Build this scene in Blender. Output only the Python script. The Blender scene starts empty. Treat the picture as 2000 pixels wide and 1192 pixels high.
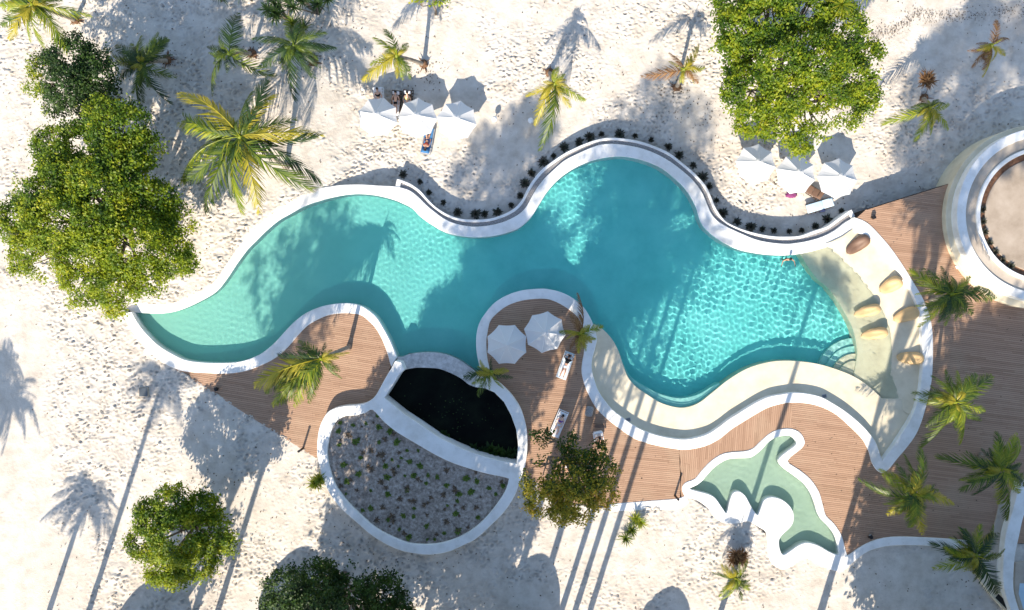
import bpy, bmesh, math, random
import numpy as np
from mathutils import Vector, Matrix
from mathutils.geometry import tessellate_polygon

S = bpy.context.scene
COL = S.collection
R = math.radians
random.seed(7)
rng = np.random.default_rng(7)

# ------------------------------------------------------------------ camera, sky, sun, exposure
H = 50.0                      # camera height above the deck (deck level is z = 0)
FPX = 1400.0                  # focal length in pixels of the 2000-pixel-wide photograph
cam = bpy.data.cameras.new('camera'); cam.sensor_width = 36; cam.lens = 36 * FPX / 2000; cam.clip_end = 3000
cam_o = bpy.data.objects.new('camera', cam); COL.objects.link(cam_o); cam_o.location = (0, 0, H); S.camera = cam_o

SUN_EL, SUN_AZ = 34.0, 17.0   # elevation; shadows fall this many degrees right of straight up the picture
W = bpy.data.worlds.new('World'); S.world = W; W.use_nodes = True
wn = W.node_tree; sky = wn.nodes.new('ShaderNodeTexSky'); sky.sky_type = 'NISHITA'; sky.sun_disc = False
sky.sun_elevation = R(SUN_EL); sky.sun_rotation = R(180 + SUN_AZ); sky.air_density = 1.0; sky.dust_density = 0.6
wn.links.new(sky.outputs[0], wn.nodes['Background'].inputs[0]); wn.nodes['Background'].inputs[1].default_value = 0.122
sl = bpy.data.lights.new('sun', 'SUN'); sl.energy = 4.1; sl.angle = R(0.5); sl.color = (1.0, 0.893, 0.75)
sun = bpy.data.objects.new('sun', sl); COL.objects.link(sun)
sdir = Vector((math.sin(R(SUN_AZ)) * math.cos(R(SUN_EL)), math.cos(R(SUN_AZ)) * math.cos(R(SUN_EL)), -math.sin(R(SUN_EL))))
sun.rotation_euler = sdir.to_track_quat('-Z', 'Y').to_euler()
sl.cycles.is_caustics_light = True
S.view_settings.view_transform = 'Standard'; S.view_settings.look = 'None'; S.view_settings.gamma = 1
S.view_settings.exposure = 1.19
S.cycles.use_denoising = True; S.cycles.max_bounces = 8; S.cycles.transparent_max_bounces = 8
S.cycles.sample_clamp_indirect = 6; S.cycles.blur_glossy = 0.5

# ------------------------------------------------------------------ helpers
def P(px, py, z=0.0):
    k = (H - z) / FPX
    return Vector(((px - 1000) * k, (596 - py) * k, z))
def tag(o, label=None, cat=None, group=None, kind=None):
    if label: o['label'] = label
    if cat: o['category'] = cat
    if group: o['group'] = group
    if kind: o['kind'] = kind
    return o
def link(o, parent=None):
    COL.objects.link(o)
    if parent is not None: o.parent = parent
    return o
def empty(name, loc=(0, 0, 0), rz=0.0, parent=None):
    o = bpy.data.objects.new(name, None); o.location = loc; o.rotation_euler = (0, 0, rz); o.empty_display_size = .2
    return link(o, parent)
def mesh(name, v, f, mat, parent=None, smooth=False):
    m = bpy.data.meshes.new(name); m.from_pydata([tuple(a) for a in v], [], f)
    if smooth: m.polygons.foreach_set('use_smooth', [True] * len(m.polygons))
    if mat: m.materials.append(mat)
    return link(bpy.data.objects.new(name, m), parent)
def npmesh(name, V, F, mat, parent=None, smooth=False):
    m = bpy.data.meshes.new(name); k = F.shape[1]
    m.vertices.add(len(V)); m.vertices.foreach_set('co', np.asarray(V, np.float32).ravel())
    m.loops.add(F.size); m.loops.foreach_set('vertex_index', F.astype(np.int32).ravel())
    m.polygons.add(len(F)); m.polygons.foreach_set('loop_start', np.arange(0, F.size, k, dtype=np.int32))
    m.polygons.foreach_set('loop_total', np.full(len(F), k, np.int32))
    if smooth: m.polygons.foreach_set('use_smooth', np.ones(len(F), bool))
    m.update(calc_edges=True)
    if mat: m.materials.append(mat)
    return link(bpy.data.objects.new(name, m), parent)
def inst(src, name, parent, loc=(0, 0, 0), rot=(0, 0, 0), sc=(1, 1, 1)):
    o = bpy.data.objects.new(name, src if isinstance(src, bpy.types.Mesh) else src.data)
    o.location = loc; o.rotation_euler = rot; o.scale = sc
    return link(o, parent)
def spline(pts, n=6, closed=False):
    p = [np.array(a[:2], float) for a in pts]; out = []; N = len(p)
    for i in range(N if closed else N - 1):
        a = p[(i - 1) % N] if closed or i else 2 * p[0] - p[1]
        b = p[i]; c = p[(i + 1) % N]
        d = p[(i + 2) % N] if closed or i < N - 2 else 2 * p[-1] - p[-2]
        for k in range(n):
            t = k / n
            out.append(.5 * (2 * b + (c - a) * t + (2 * a - 5 * b + 4 * c - d) * t * t + (3 * b - a - 3 * c + d) * t ** 3))
    if not closed: out.append(p[-1])
    return [tuple(q) for q in out]
def resample(pl, n):
    a = np.array(pl, float); d = np.r_[0, np.cumsum(np.hypot(*np.diff(a, axis=0).T))]
    t = np.linspace(0, d[-1], n)
    return np.stack([np.interp(t, d, a[:, 0]), np.interp(t, d, a[:, 1])], 1)
def inside(X, Y, poly):
    c = np.zeros(np.shape(X), bool); p = np.array(poly, float); q = np.roll(p, 1, axis=0)
    for (x1, y1), (x2, y2) in zip(p, q):
        if y1 == y2: continue
        c ^= ((y1 > Y) != (y2 > Y)) & (X < (x2 - x1) * (Y - y1) / (y2 - y1) + x1)
    return c
def wpoly(pl, z): return [P(x, y, z) for x, y in pl]
def plate(name, loops, zt, zb, mat, parent=None, px=True, bevel=0.03):
    """flat-topped slab from an outline (and holes); the top edge is eased by a small chamfer"""
    L = [wpoly(l, zt) if px else [Vector((a[0], a[1], zt)) for a in l] for l in loops]
    V = []; F = []
    for l in L: V += l
    for t in tessellate_polygon(L):
        a, b, c = (V[i] for i in t)
        F.append(tuple(t) if (b - a).cross(c - a).z > 0 else tuple(reversed(t)))
    base = 0
    for k, l in enumerate(L):
        n = len(l); ar = sum(l[i].x * l[(i + 1) % n].y - l[(i + 1) % n].x * l[i].y for i in range(n))
        s = 1 if (ar > 0) == (k == 0) else -1
        r1 = len(V)
        for i in range(n):
            e = (l[(i + 1) % n] - l[i - 1]); e.z = 0
            nrm = Vector((e.y, -e.x, 0)).normalized() * s if e.length > 1e-9 else Vector((0, 0, 0))
            V.append(l[i] + nrm * bevel - Vector((0, 0, bevel)))
        r2 = len(V)
        for i in range(n): V.append(Vector((V[r1 + i].x, V[r1 + i].y, zb)))
        for i in range(n):
            j = (i + 1) % n
            for u, w in ((base, r1), (r1, r2)):
                F.append((u + i, w + i, w + j, u + j) if s > 0 else (u + j, w + j, w + i, u + i))
        base += n
    return mesh(name, V, F, mat, parent)
def band(name, A, B, zf, mat, parent=None, n=60, nc=10, smooth=True):
    """sheet between two outlines (photo pixels), height zf(u along, t across)"""
    a = resample(A, n); b = resample(B, n); V = []; F = []
    for i in range(n):
        for j in range(nc + 1):
            t = j / nc; x, y = a[i] * (1 - t) + b[i] * t
            V.append(P(x, y, zf(i / (n - 1), t)))
    for i in range(n - 1):
        for j in range(nc):
            q = i * (nc + 1) + j; f = (q, q + 1, q + nc + 2, q + nc + 1)
            u, v, w = V[f[0]], V[f[1]], V[f[2]]
            F.append(f if (v - u).cross(w - u).z > 0 else f[::-1])
    return mesh(name, V, F, mat, parent, smooth)
def tube(pts, rad, n=8, cap=True):
    V = []; F = []; N = len(pts); pts = [Vector(p) for p in pts]
    up = Vector((0.31, 0.17, 0.93))
    for i, p in enumerate(pts):
        d = (pts[min(i + 1, N - 1)] - pts[max(i - 1, 0)]).normalized()
        a = d.cross(up)
        if a.length < 1e-3: a = d.cross(Vector((1, 0, 0)))
        a.normalize(); b = d.cross(a); r = rad[i] if hasattr(rad, '__len__') else rad
        for k in range(n):
            g = 2 * math.pi * k / n; V.append(p + (a * math.cos(g) + b * math.sin(g)) * r)
    for i in range(N - 1):
        for k in range(n):
            F.append((i * n + k, i * n + (k + 1) % n, (i + 1) * n + (k + 1) % n, (i + 1) * n + k))
    if cap: F += [tuple(range(n - 1, -1, -1)), tuple(range((N - 1) * n, N * n))]
    return V, F
def join(*parts):
    V = []; F = []
    for v, f in parts:
        b = len(V); V += list(v); F += [tuple(i + b for i in q) for q in f]
    return V, F
def box(c, s, rz=0.0, taper=1.0):
    V = []; ca, sa = math.cos(rz), math.sin(rz)
    for z in (-.5, .5):
        for x, y in ((-.5, -.5), (.5, -.5), (.5, .5), (-.5, .5)):
            k = taper if z > 0 else 1
            X, Y = x * s[0] * k, y * s[1] * k
            V.append(Vector((c[0] + X * ca - Y * sa, c[1] + X * sa + Y * ca, c[2] + z * s[2])))
    return V, [(0, 3, 2, 1), (4, 5, 6, 7), (0, 1, 5, 4), (1, 2, 6, 5), (2, 3, 7, 6), (3, 0, 4, 7)]
def rbox(c, s, r=0.03, rz=0.0, seg=2):
    bm = bmesh.new(); bmesh.ops.create_cube(bm, size=1)
    bmesh.ops.scale(bm, vec=s, verts=bm.verts)
    bmesh.ops.bevel(bm, geom=bm.edges[:], offset=min(r, min(s) * .45), segments=seg, profile=.5, affect='EDGES')
    M = Matrix.Translation(c) @ Matrix.Rotation(rz, 4, 'Z')
    bm.transform(M); bm.verts.index_update()
    V = [v.co.copy() for v in bm.verts]; F = [tuple(v.index for v in f.verts) for f in bm.faces]; bm.free()
    return V, F
def blob(c, r, sub=2, jit=0.0, seed=0):
    bm = bmesh.new(); bmesh.ops.create_icosphere(bm, subdivisions=sub, radius=1); q = random.Random(seed)
    V = [Vector((v.co.x * r[0], v.co.y * r[1], v.co.z * r[2])) * (1 + q.uniform(-jit, jit)) + Vector(c) for v in bm.verts]
    bm.verts.index_update(); F = [tuple(v.index for v in f.verts) for f in bm.faces]; bm.free()
    return V, F

# ------------------------------------------------------------------ materials
def mat(name, cols, rough=.7, scale=3.0, detail=5, bump=0.0, bscale=None, spec=.3, island=False, sheen=0, trans=0.0, dist=.02, stops=None, vec=None, patch=None, clump=0.0):
    m = bpy.data.materials.new(name); m.use_nodes = True; t = m.node_tree; N = t.nodes; L = t.links
    b = N['Principled BSDF']; b.inputs['Roughness'].default_value = rough
    b.inputs['Specular IOR Level'].default_value = spec
    tc = N.new('ShaderNodeTexCoord'); co = tc.outputs['Object']
    if vec:
        mp = N.new('ShaderNodeMapping'); mp.inputs['Scale'].default_value = vec; L.new(co, mp.inputs[0]); co = mp.outputs[0]
    if not isinstance(cols[0], (tuple, list)): cols = [cols]
    if len(cols) > 1:
        cr = N.new('ShaderNodeValToRGB'); E = cr.color_ramp.elements
        st = stops or [(.3 + .4 * i / (len(cols) - 1)) if not island else i / (len(cols) - 1) for i in range(len(cols))]
        while len(E) < len(cols): E.new(.5)
        for e, p, c in zip(E, st, cols): e.position = p; e.color = (*c, 1)
        if island:
            g = N.new('ShaderNodeNewGeometry'); fac = g.outputs['Random Per Island']
            if clump:                          # shadowed and bright clumps painted in by noise, single leaves vary a little
                cn = N.new('ShaderNodeTexNoise'); cn.inputs['Scale'].default_value = clump; cn.inputs['Detail'].default_value = 3; L.new(co, cn.inputs['Vector'])
                c1_ = N.new('ShaderNodeMapRange'); c1_.inputs['From Min'].default_value = .32; c1_.inputs['From Max'].default_value = .68; L.new(cn.outputs[0], c1_.inputs['Value'])
                mm = N.new('ShaderNodeMix'); mm.inputs[0].default_value = .62; L.new(fac, mm.inputs[2]); L.new(c1_.outputs[0], mm.inputs[3]); fac = mm.outputs[0]
            L.new(fac, cr.inputs[0])
        else:
            n = N.new('ShaderNodeTexNoise'); n.inputs['Scale'].default_value = scale; n.inputs['Detail'].default_value = detail
            n.inputs['Roughness'].default_value = .62
            L.new(co, n.inputs['Vector']); L.new(n.outputs[0], cr.inputs[0])
        L.new(cr.outputs[0], b.inputs['Base Color']); csrc = cr.outputs[0]
    else:
        b.inputs['Base Color'].default_value = (*cols[0], 1); csrc = None
    for (psc, pcol, lo, hi, amt) in (patch or []):
        pn = N.new('ShaderNodeTexNoise'); pn.inputs['Scale'].default_value = psc; pn.inputs['Detail'].default_value = 6; pn.inputs['Roughness'].default_value = .65; L.new(co, pn.inputs['Vector'])
        mr = N.new('ShaderNodeMapRange'); mr.inputs['From Min'].default_value = lo; mr.inputs['From Max'].default_value = hi; mr.inputs['To Max'].default_value = amt; L.new(pn.outputs[0], mr.inputs['Value'])
        mx = N.new('ShaderNodeMix'); mx.data_type = 'RGBA'; mx.inputs[7].default_value = (*pcol, 1); L.new(mr.outputs[0], mx.inputs[0])
        if csrc: L.new(csrc, mx.inputs[6])
        else: mx.inputs[6].default_value = (*cols[0], 1)
        L.new(mx.outputs[2], b.inputs['Base Color']); csrc = mx.outputs[2]
    if bump:
        n2 = N.new('ShaderNodeTexNoise'); n2.inputs['Scale'].default_value = bscale or scale * 4; n2.inputs['Detail'].default_value = 4
        L.new(co, n2.inputs['Vector']); bp = N.new('ShaderNodeBump'); bp.inputs['Strength'].default_value = bump; bp.inputs['Distance'].default_value = dist
        L.new(n2.outputs[0], bp.inputs['Height']); L.new(bp.outputs[0], b.inputs['Normal'])
    if trans:
        tr = N.new('ShaderNodeBsdfTranslucent'); mx = N.new('ShaderNodeMixShader'); mx.inputs[0].default_value = trans
        if csrc:
            hs = N.new('ShaderNodeHueSaturation'); hs.inputs['Value'].default_value = 1.35; hs.inputs['Hue'].default_value = .485
            L.new(csrc, hs.inputs['Color']); L.new(hs.outputs[0], tr.inputs['Color'])
        else: tr.inputs['Color'].default_value = (*cols[0], 1)
        L.new(b.outputs[0], mx.inputs[1]); L.new(tr.outputs[0], mx.inputs[2]); L.new(mx.outputs[0], N['Material Output'].inputs[0])
    return m
M = {}
M['sand'] = mat('coral_sand', [(.46, .41, .345), (.575, .525, .455), (.655, .605, .535)], .95, 1.1, 8, .45, 12, .1, dist=.05, patch=[(.13, (.42, .34, .265), .50, .74, .5), (3.4, (.28, .21, .155), .62, .80, .4)])
M['plaster'] = mat('white_plaster', [(.68, .67, .63), (.79, .78, .75), (.83, .82, .79)], .75, 1.1, 7, .15, 30, .25, dist=.01, patch=[(.35, (.54, .50, .42), .50, .76, .6), (4.0, (.40, .36, .30), .62, .82, .6)])
M['cream'] = mat('cream_plaster', [(.58, .50, .355), (.67, .59, .43), (.73, .65, .49)], .6, .9, 7, .12, 24, .3, dist=.01)
M['beach'] = mat('tan_beach_plaster', [(.55, .44, .30), (.62, .50, .35), (.66, .55, .40)], .7, .9, 7, .12, 24, .3, dist=.01)
M['poolfloor'] = mat('depth_tinted_pool_plaster', [(.13, .54, .51), (.165, .615, .58), (.205, .67, .63)], .8, .45, 7, .1, 12, .2)
_t = M['poolfloor'].node_tree; _n = _t.nodes; _l = _t.links       # water's depth tint painted in: pale sea green at the shallow end to turquoise
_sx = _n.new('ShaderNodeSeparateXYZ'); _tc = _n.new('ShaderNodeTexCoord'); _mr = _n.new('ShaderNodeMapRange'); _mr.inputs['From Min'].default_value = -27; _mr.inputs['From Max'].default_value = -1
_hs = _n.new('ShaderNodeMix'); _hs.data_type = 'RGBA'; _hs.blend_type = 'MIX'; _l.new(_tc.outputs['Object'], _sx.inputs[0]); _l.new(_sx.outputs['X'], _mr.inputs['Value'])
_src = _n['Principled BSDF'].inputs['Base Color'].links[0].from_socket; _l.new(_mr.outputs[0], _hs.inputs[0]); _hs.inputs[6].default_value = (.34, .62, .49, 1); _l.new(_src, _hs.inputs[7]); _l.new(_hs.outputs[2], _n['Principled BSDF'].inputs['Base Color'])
M['poolbench'] = mat('pale_turquoise_plaster', [(.30, .62, .56), (.40, .68, .62)], .8, .8, 6)
M['dolphinfloor'] = mat('sea_green_plaster', [(.43, .50, .385), (.50, .57, .45)], .8, .8, 6)
M['deck'] = mat('weathered_hardwood', [(.325, .198, .125), (.375, .232, .15), (.40, .25, .163), (.425, .27, .178), (.345, .21, .134)], .7, island=True, bump=.25, bscale=20, spec=.3, patch=[(.28, (.46, .34, .23), .50, .72, .45), (.9, (.24, .15, .10), .56, .75, .35)])
M['deckbase'] = mat('dark_subframe', (.03, .022, .018), .9)
M['gravel'] = mat('grey_gravel', [(.16, .15, .145), (.28, .265, .255), (.42, .40, .38)], .95, 16, 6, .9, 30, .2)
M['topsoil'] = mat('pale_shell_gravel', [(.17, .14, .115), (.34, .295, .255), (.52, .47, .42)], .95, 5, 9, .9, 26, .1, patch=[(.9, (.17, .135, .105), .5, .72, .6), (3.2, (.07, .055, .045), .56, .70, .7)])
M['pondwater'] = mat('dark_pond_water', [(.001, .0015, .001), (.003, .005, .003), (.008, .012, .006)], .35, .7, 6, spec=.06, stops=[.4, .55, .75])
M['stone'] = mat('rough_pale_stone', [(.34, .33, .32), (.50, .49, .47), (.64, .63, .61)], .9, 4, 8, .6, 14)
M['slate'] = mat('slate_grey_metal', [(.06, .075, .09), (.10, .12, .14)], .6, 4)
M['soil'] = mat('red_brown_soil', [(.09, .045, .025), (.16, .08, .045), (.22, .12, .07)], .95, 5, 8, .8, 20)
M['concrete'] = mat('pale_concrete', [(.36, .30, .235), (.45, .385, .31), (.51, .45, .37)], .9, .8, 8, .3, 18)
M['tanfloor'] = mat('tan_screed', [(.27, .215, .16), (.35, .285, .22), (.41, .34, .27)], .9, .8, 8, .3, 18)
M['fabric'] = mat('white_canvas', (.66, .66, .65), .85, spec=.1, trans=.12)
M['metal'] = mat('grey_metal', (.35, .35, .36), .4, spec=.5)
M['black'] = mat('black_metal', (.012, .012, .013), .5)
M['whitepaint'] = mat('white_paint', (.78, .78, .78), .5)
M['leaf'] = mat('tropical_leaf', [(.012, .037, .004), (.036, .088, .006), (.105, .178, .008), (.21, .27, .012), (.36, .35, .018)], .5, island=True, spec=.3, trans=.42, clump=1.1)
M['leafgold'] = mat('sunlit_gold_leaf', [(.026, .068, .005), (.115, .185, .007), (.26, .315, .012), (.43, .41, .02)], .5, island=True, spec=.3, trans=.46, clump=1.1)  # sunlight put into the colour, brighter gold for the crowns' sunward sides
M['leafdark'] = mat('dark_leaf', [(.006, .018, .005), (.018, .045, .009), (.040, .085, .012), (.08, .13, .018)], .5, island=True, spec=.3, trans=.3, clump=1.1)
M['leafmid'] = mat('mid_green_leaf', [(.012, .034, .007), (.028, .062, .010), (.06, .11, .014), (.11, .16, .016)], .5, island=True, spec=.3, trans=.35, clump=1.1)
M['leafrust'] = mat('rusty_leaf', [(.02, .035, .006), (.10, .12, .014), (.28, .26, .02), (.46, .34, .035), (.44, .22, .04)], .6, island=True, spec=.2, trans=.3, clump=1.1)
M['bark'] = mat('grey_brown_bark', [(.09, .07, .05), (.17, .14, .11), (.24, .20, .16)], .95, 5, 6, .7, 14)
M['palmtrunk'] = mat('palm_bark', [(.14, .115, .09), (.25, .215, .175), (.33, .29, .24)], .95, 5, 6, .7, 10)
M['boot'] = mat('palm_fibre', [(.05, .028, .016), (.13, .07, .038), (.24, .13, .07)], .95, 8, 6, .8, 22)
M['fronds'] = {
 'green': mat('green_frond', [(.020, .050, .008), (.050, .095, .010), (.10, .15, .012), (.19, .22, .02)], .45, island=True, spec=.4, trans=.32),
 'lime': mat('lime_frond', [(.08, .15, .010), (.16, .23, .013), (.26, .30, .02), (.38, .36, .03)], .45, island=True, spec=.4, trans=.36),
 'gold': mat('yellow_frond', [(.22, .22, .02), (.36, .32, .025), (.50, .41, .04)], .45, island=True, spec=.4, trans=.36),
 'dark': mat('dark_frond', [(.012, .036, .009), (.026, .058, .011), (.045, .082, .014)], .45, island=True, spec=.4, trans=.25),
 'dead': mat('dry_frond', [(.11, .055, .026), (.22, .12, .055), (.36, .22, .10)], .9, island=True, spec=.1, trans=.25)}
M['rosette'] = mat('dark_rosette_leaf', [(.03, .038, .024), (.07, .075, .05), (.11, .085, .065)], .5, island=True)
M['seedling'] = mat('seedling_leaf', [(.04, .085, .015), (.075, .14, .02), (.12, .18, .03)], .5, island=True, trans=.3)
M['litter'] = mat('dry_leaf_litter', [(.05, .035, .022), (.10, .065, .04), (.17, .12, .075), (.07, .06, .05)], .95, island=True)
M['beige'] = mat('beige_vinyl', [(.56, .375, .18), (.60, .41, .205)], .55, 2, spec=.35)
M['brown'] = mat('brown_vinyl', [(.15, .088, .058), (.18, .105, .07)], .55, 2, spec=.35)
M['thatch'] = mat('dry_thatch', [(.10, .07, .04), (.20, .14, .08), (.28, .21, .12)], .95, 6, 8, .8, 20)
M['wood'] = mat('dark_timber', [(.05, .03, .02), (.09, .055, .035)], .7, 6)
M['blue'] = mat('blue_cushion', [(.05, .17, .36), (.07, .21, .42)], .85, 6)
M['paleblue'] = mat('pale_blue_towel', [(.42, .58, .68), (.55, .68, .76)], .9, 3)
M['whitetowel'] = mat('white_towel', [(.68, .68, .70), (.78, .78, .78)], .9, 6)
M['hair'] = mat('dark_hair', (.012, .008, .006), .6)
M['skinA'] = mat('skin_tan', [(.42, .23, .15), (.46, .26, .17)], .55, 8)
M['skinB'] = mat('skin_pale', [(.58, .36, .26), (.62, .40, .30)], .55, 8)
M['cloth'] = {k: mat(k + '_cloth', c, .9) for k, c in dict(white=(.72, .72, .74), navy=(.02, .03, .08), violet=(.14, .07, .26), red=(.34, .06, .04), black=(.012, .012, .014), cream=(.60, .47, .22), plum=(.22, .05, .15)).items()}

def glass(name, col):
    m = bpy.data.materials.new(name); m.use_nodes = True; t = m.node_tree; t.nodes.clear()
    o = t.nodes.new('ShaderNodeOutputMaterial'); g = t.nodes.new('ShaderNodeBsdfGlass'); g.inputs['Roughness'].default_value = 0
    g.inputs['IOR'].default_value = 1.33; g.inputs['Color'].default_value = (*col, 1); t.links.new(g.outputs[0], o.inputs[0]); return m
M['water'] = glass('pool_water', (.93, .995, 1.0))
M['water2'] = glass('shallow_water', (.90, .99, .98))

# ------------------------------------------------------------------ traced outlines (photograph pixels)
WZ = -0.42                                  # pool water level
GZ = -1.5                                   # sand level beyond the pool's raised edge
up_in = [(257,610),(285,611),(310,612),(336,609),(362,601),(396,585),(423,568),(443,544),(463,514),(483,487),(500,470),(520,450),(544,430),(567,417),(597,401),(634,389),(668,381),(701,378),(735,381),(768,389),(792,399),(806,407),(822,423),(846,440),(872,454),(903,461),(933,463),(966,460),(1000,451),(1020,440),(1037,423),(1050,403),(1067,376),(1084,356),(1104,339),(1127,325),(1154,314),(1184,307),(1215,305),(1241,309),(1268,317),(1295,330),(1319,349),(1339,369),(1354,392),(1362,410),(1367,428),(1376,444),(1393,460),(1416,475),(1443,487),(1470,493),(1500,497),(1534,498),(1564,495),(1601,486),(1634,474),(1655,460),(1671,450)]
up_out = [(240,592),(263,590),(285,593),(308,594),(331,592),(353,584),(376,575),(396,564),(414,550),(426,534),(439,514),(454,491),(472,468),(489,451),(512,429),(537,410),(565,392),(590,379),(618,370),(645,365),(668,362),(701,361),(735,363),(773,365),(782,367),(800,373),(816,385),(832,401),(849,415),(869,429),(891,438),(917,443),(941,443),(967,439),(992,431),(1014,419),(1028,405),(1038,387),(1050,367),(1066,347),(1082,332),(1103,314),(1128,301),(1153,290),(1176,283),(1200,282),(1227,285),(1254,291),(1281,301),(1308,316),(1331,333),(1354,354),(1371,377),(1380,398),(1388,416),(1401,432),(1422,445),(1448,457),(1475,468),(1502,474),(1533,477),(1558,475),(1584,470),(1609,462),(1632,450),(1650,436),(1669,425)]
rim_out = [(776,350),(800,359),(820,373),(836,391),(851,405),(873,419),(899,428),(929,430),(957,428),(985,419),(1006,407),(1020,391),(1030,371),(1044,349),(1062,329),(1082,314),(1105,299),(1134,285),(1161,275),(1186,270),(1213,271),(1246,276),(1277,286),(1306,299),(1331,318),(1356,339),(1377,362),(1388,384),(1396,404),(1408,423),(1422,436),(1448,448),(1475,456),(1508,462),(1538,463),(1564,461),(1589,452),(1615,443),(1635,429),(1652,417),(1662,411)]
rt_in = [(1671,450),(1701,466),(1721,485),(1742,511),(1762,539),(1779,565),(1792,596),(1799,628),(1802,662),(1803,690),(1802,722),(1796,770),(1783,812),(1766,841),(1745,873),(1724,901)]
rt_out = [(1669,425),(1687,432),(1701,442),(1722,464),(1742,488),(1762,517),(1782,549),(1802,583),(1814,613),(1820,641),(1822,680),(1820,735),(1814,770),(1802,816),(1789,848),(1770,875),(1752,896),(1735,917),(1722,924)]
bt_in = [(1724,901),(1719,890),(1712,869),(1703,854),(1687,835),(1666,816),(1645,800),(1624,787),(1603,776),(1577,770),(1552,768),(1527,771),(1502,776),(1481,785),(1465,794),(1444,807),(1422,821),(1401,837),(1377,851),(1341,859),(1306,856),(1280,850),(1257,842),(1236,831),(1215,816),(1197,802),(1183,786),(1169,766),(1160,742),(1155,719),(1156,701),(1161,682),(1165,662),(1160,640)]
bt_out = [(1722,924),(1712,917),(1703,902),(1699,886),(1691,867),(1682,854),(1661,833),(1636,811),(1611,797),(1586,789),(1559,786),(1533,787),(1502,795),(1479,807),(1456,821),(1429,838),(1405,857),(1377,871),(1341,878),(1315,876),(1288,871),(1264,865),(1239,856),(1215,840),(1190,821),(1170,803),(1156,782),(1144,756),(1137,729),(1138,706),(1141,691),(1143,665),(1140,640)]
pen_w = [(1160,640),(1152,621),(1140,602),(1121,585),(1096,572),(1071,566),(1054,565),(1021,568),(992,577),(967,592),(949,612),(936,634),(931,660),(932,690),(938,719)]
pen_d = [(1140,640),(1131,622),(1118,609),(1101,597),(1081,587),(1063,583),(1037,584),(1014,588),(990,597),(970,612),(957,627),(952,647),(949,669),(951,700),(956,722)]
lt_w = [(257,610),(268,630),(285,652),(309,675),(336,692),(362,704),(396,709),(436,710),(470,707),(500,697),(520,685),(540,667),(560,645),(577,628),(597,613),(624,601),(651,595),(678,593),(701,597),(718,606),(735,621),(750,645),(762,668),(774,697)]
lt_d = [(240,612),(250,634),(268,660),(292,687),(318,707),(336,717),(362,725),(403,728),(446,729),(480,724),(500,717),(523,707),(544,694),(564,675),(581,655),(601,635),(628,620),(651,613),(681,611),(705,615),(721,627),(735,642),(748,665),(758,692),(764,716)]
casc_t = [(774,697),(785,698),(802,692),(836,689),(866,692),(893,702),(916,717),(934,731)]
casc_b = [(780,724),(789,722),(811,718),(835,718),(858,720),(882,729),(901,739),(915,750),(929,756)]
ledge_e = [(1160,634),(1178,645),(1196,665),(1208,688),(1216,712),(1226,737),(1242,756),(1265,772),(1292,788),(1329,797),(1362,789),(1393,766),(1423,742),(1460,720),(1500,708),(1533,705),(1567,707),(1600,712),(1634,722),(1668,736),(1698,756),(1723,779)]
bench_i = [(1217,712),(1231,736),(1262,757),(1295,772),(1329,778),(1362,771),(1396,752),(1406,749)]
shelf_e = [(1550,488),(1564,496),(1577,517),(1597,544),(1617,561),(1638,588),(1654,615),(1667,642),(1673,668),(1675,695),(1668,736)]
sm = lambda l: spline(l, 4)
UI, UO, RO, RTI, RTO, BTI, BTO, PW, PD, LW, LD, CT, CB, LE, BI, SE = map(sm, (up_in, up_out, rim_out, rt_in, rt_out, bt_in, bt_out, pen_w, pen_d, lt_w, lt_d, casc_t, casc_b, ledge_e, bench_i, shelf_e))

# planter and pond (raised walls)
pw_out_l = [(772,706),(766,718),(753,740),(741,762),(732,776),(717,787),(699,792),(673,794),(652,799),(638,809),(626,832),(621,858),(620,888)]
pond_in = [(789,722),(779,731),(764,755),(750,778),(788,809),(823,832),(858,856),(894,874),(929,888),(976,901),(1009,907),(1012,890),(1013,870),(1009,839),(999,811),(985,785),(966,766),(948,758),(929,756),(915,750),(901,739),(882,729),(858,720),(835,718),(811,718)]
pond_r_out = [(934,731),(956,737),(978,752),(999,773),(1016,799),(1026,830),(1029,853),(1029,881),(1025,910)]
plant_rim_out = [(620,888),(628,924),(637,949),(651,974),(671,997),(697,1020),(726,1045),(761,1066),(795,1078),(839,1083),(876,1077),(908,1063),(929,1052),(959,1025),(986,997),(1005,967),(1014,942),(1025,910)]
plant_in = [(728,800),(713,806),(694,811),(675,812),(657,822),(645,845),(638,884),(644,919),(655,949),(678,981),(703,1006),(733,1032),(766,1050),(798,1062),(830,1065),(862,1062),(894,1052),(922,1036),(945,1017),(968,990),(986,963),(994,940),(990,933),(952,925),(917,915),(882,903),(847,886),(811,865),(776,844),(750,823)]

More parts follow.
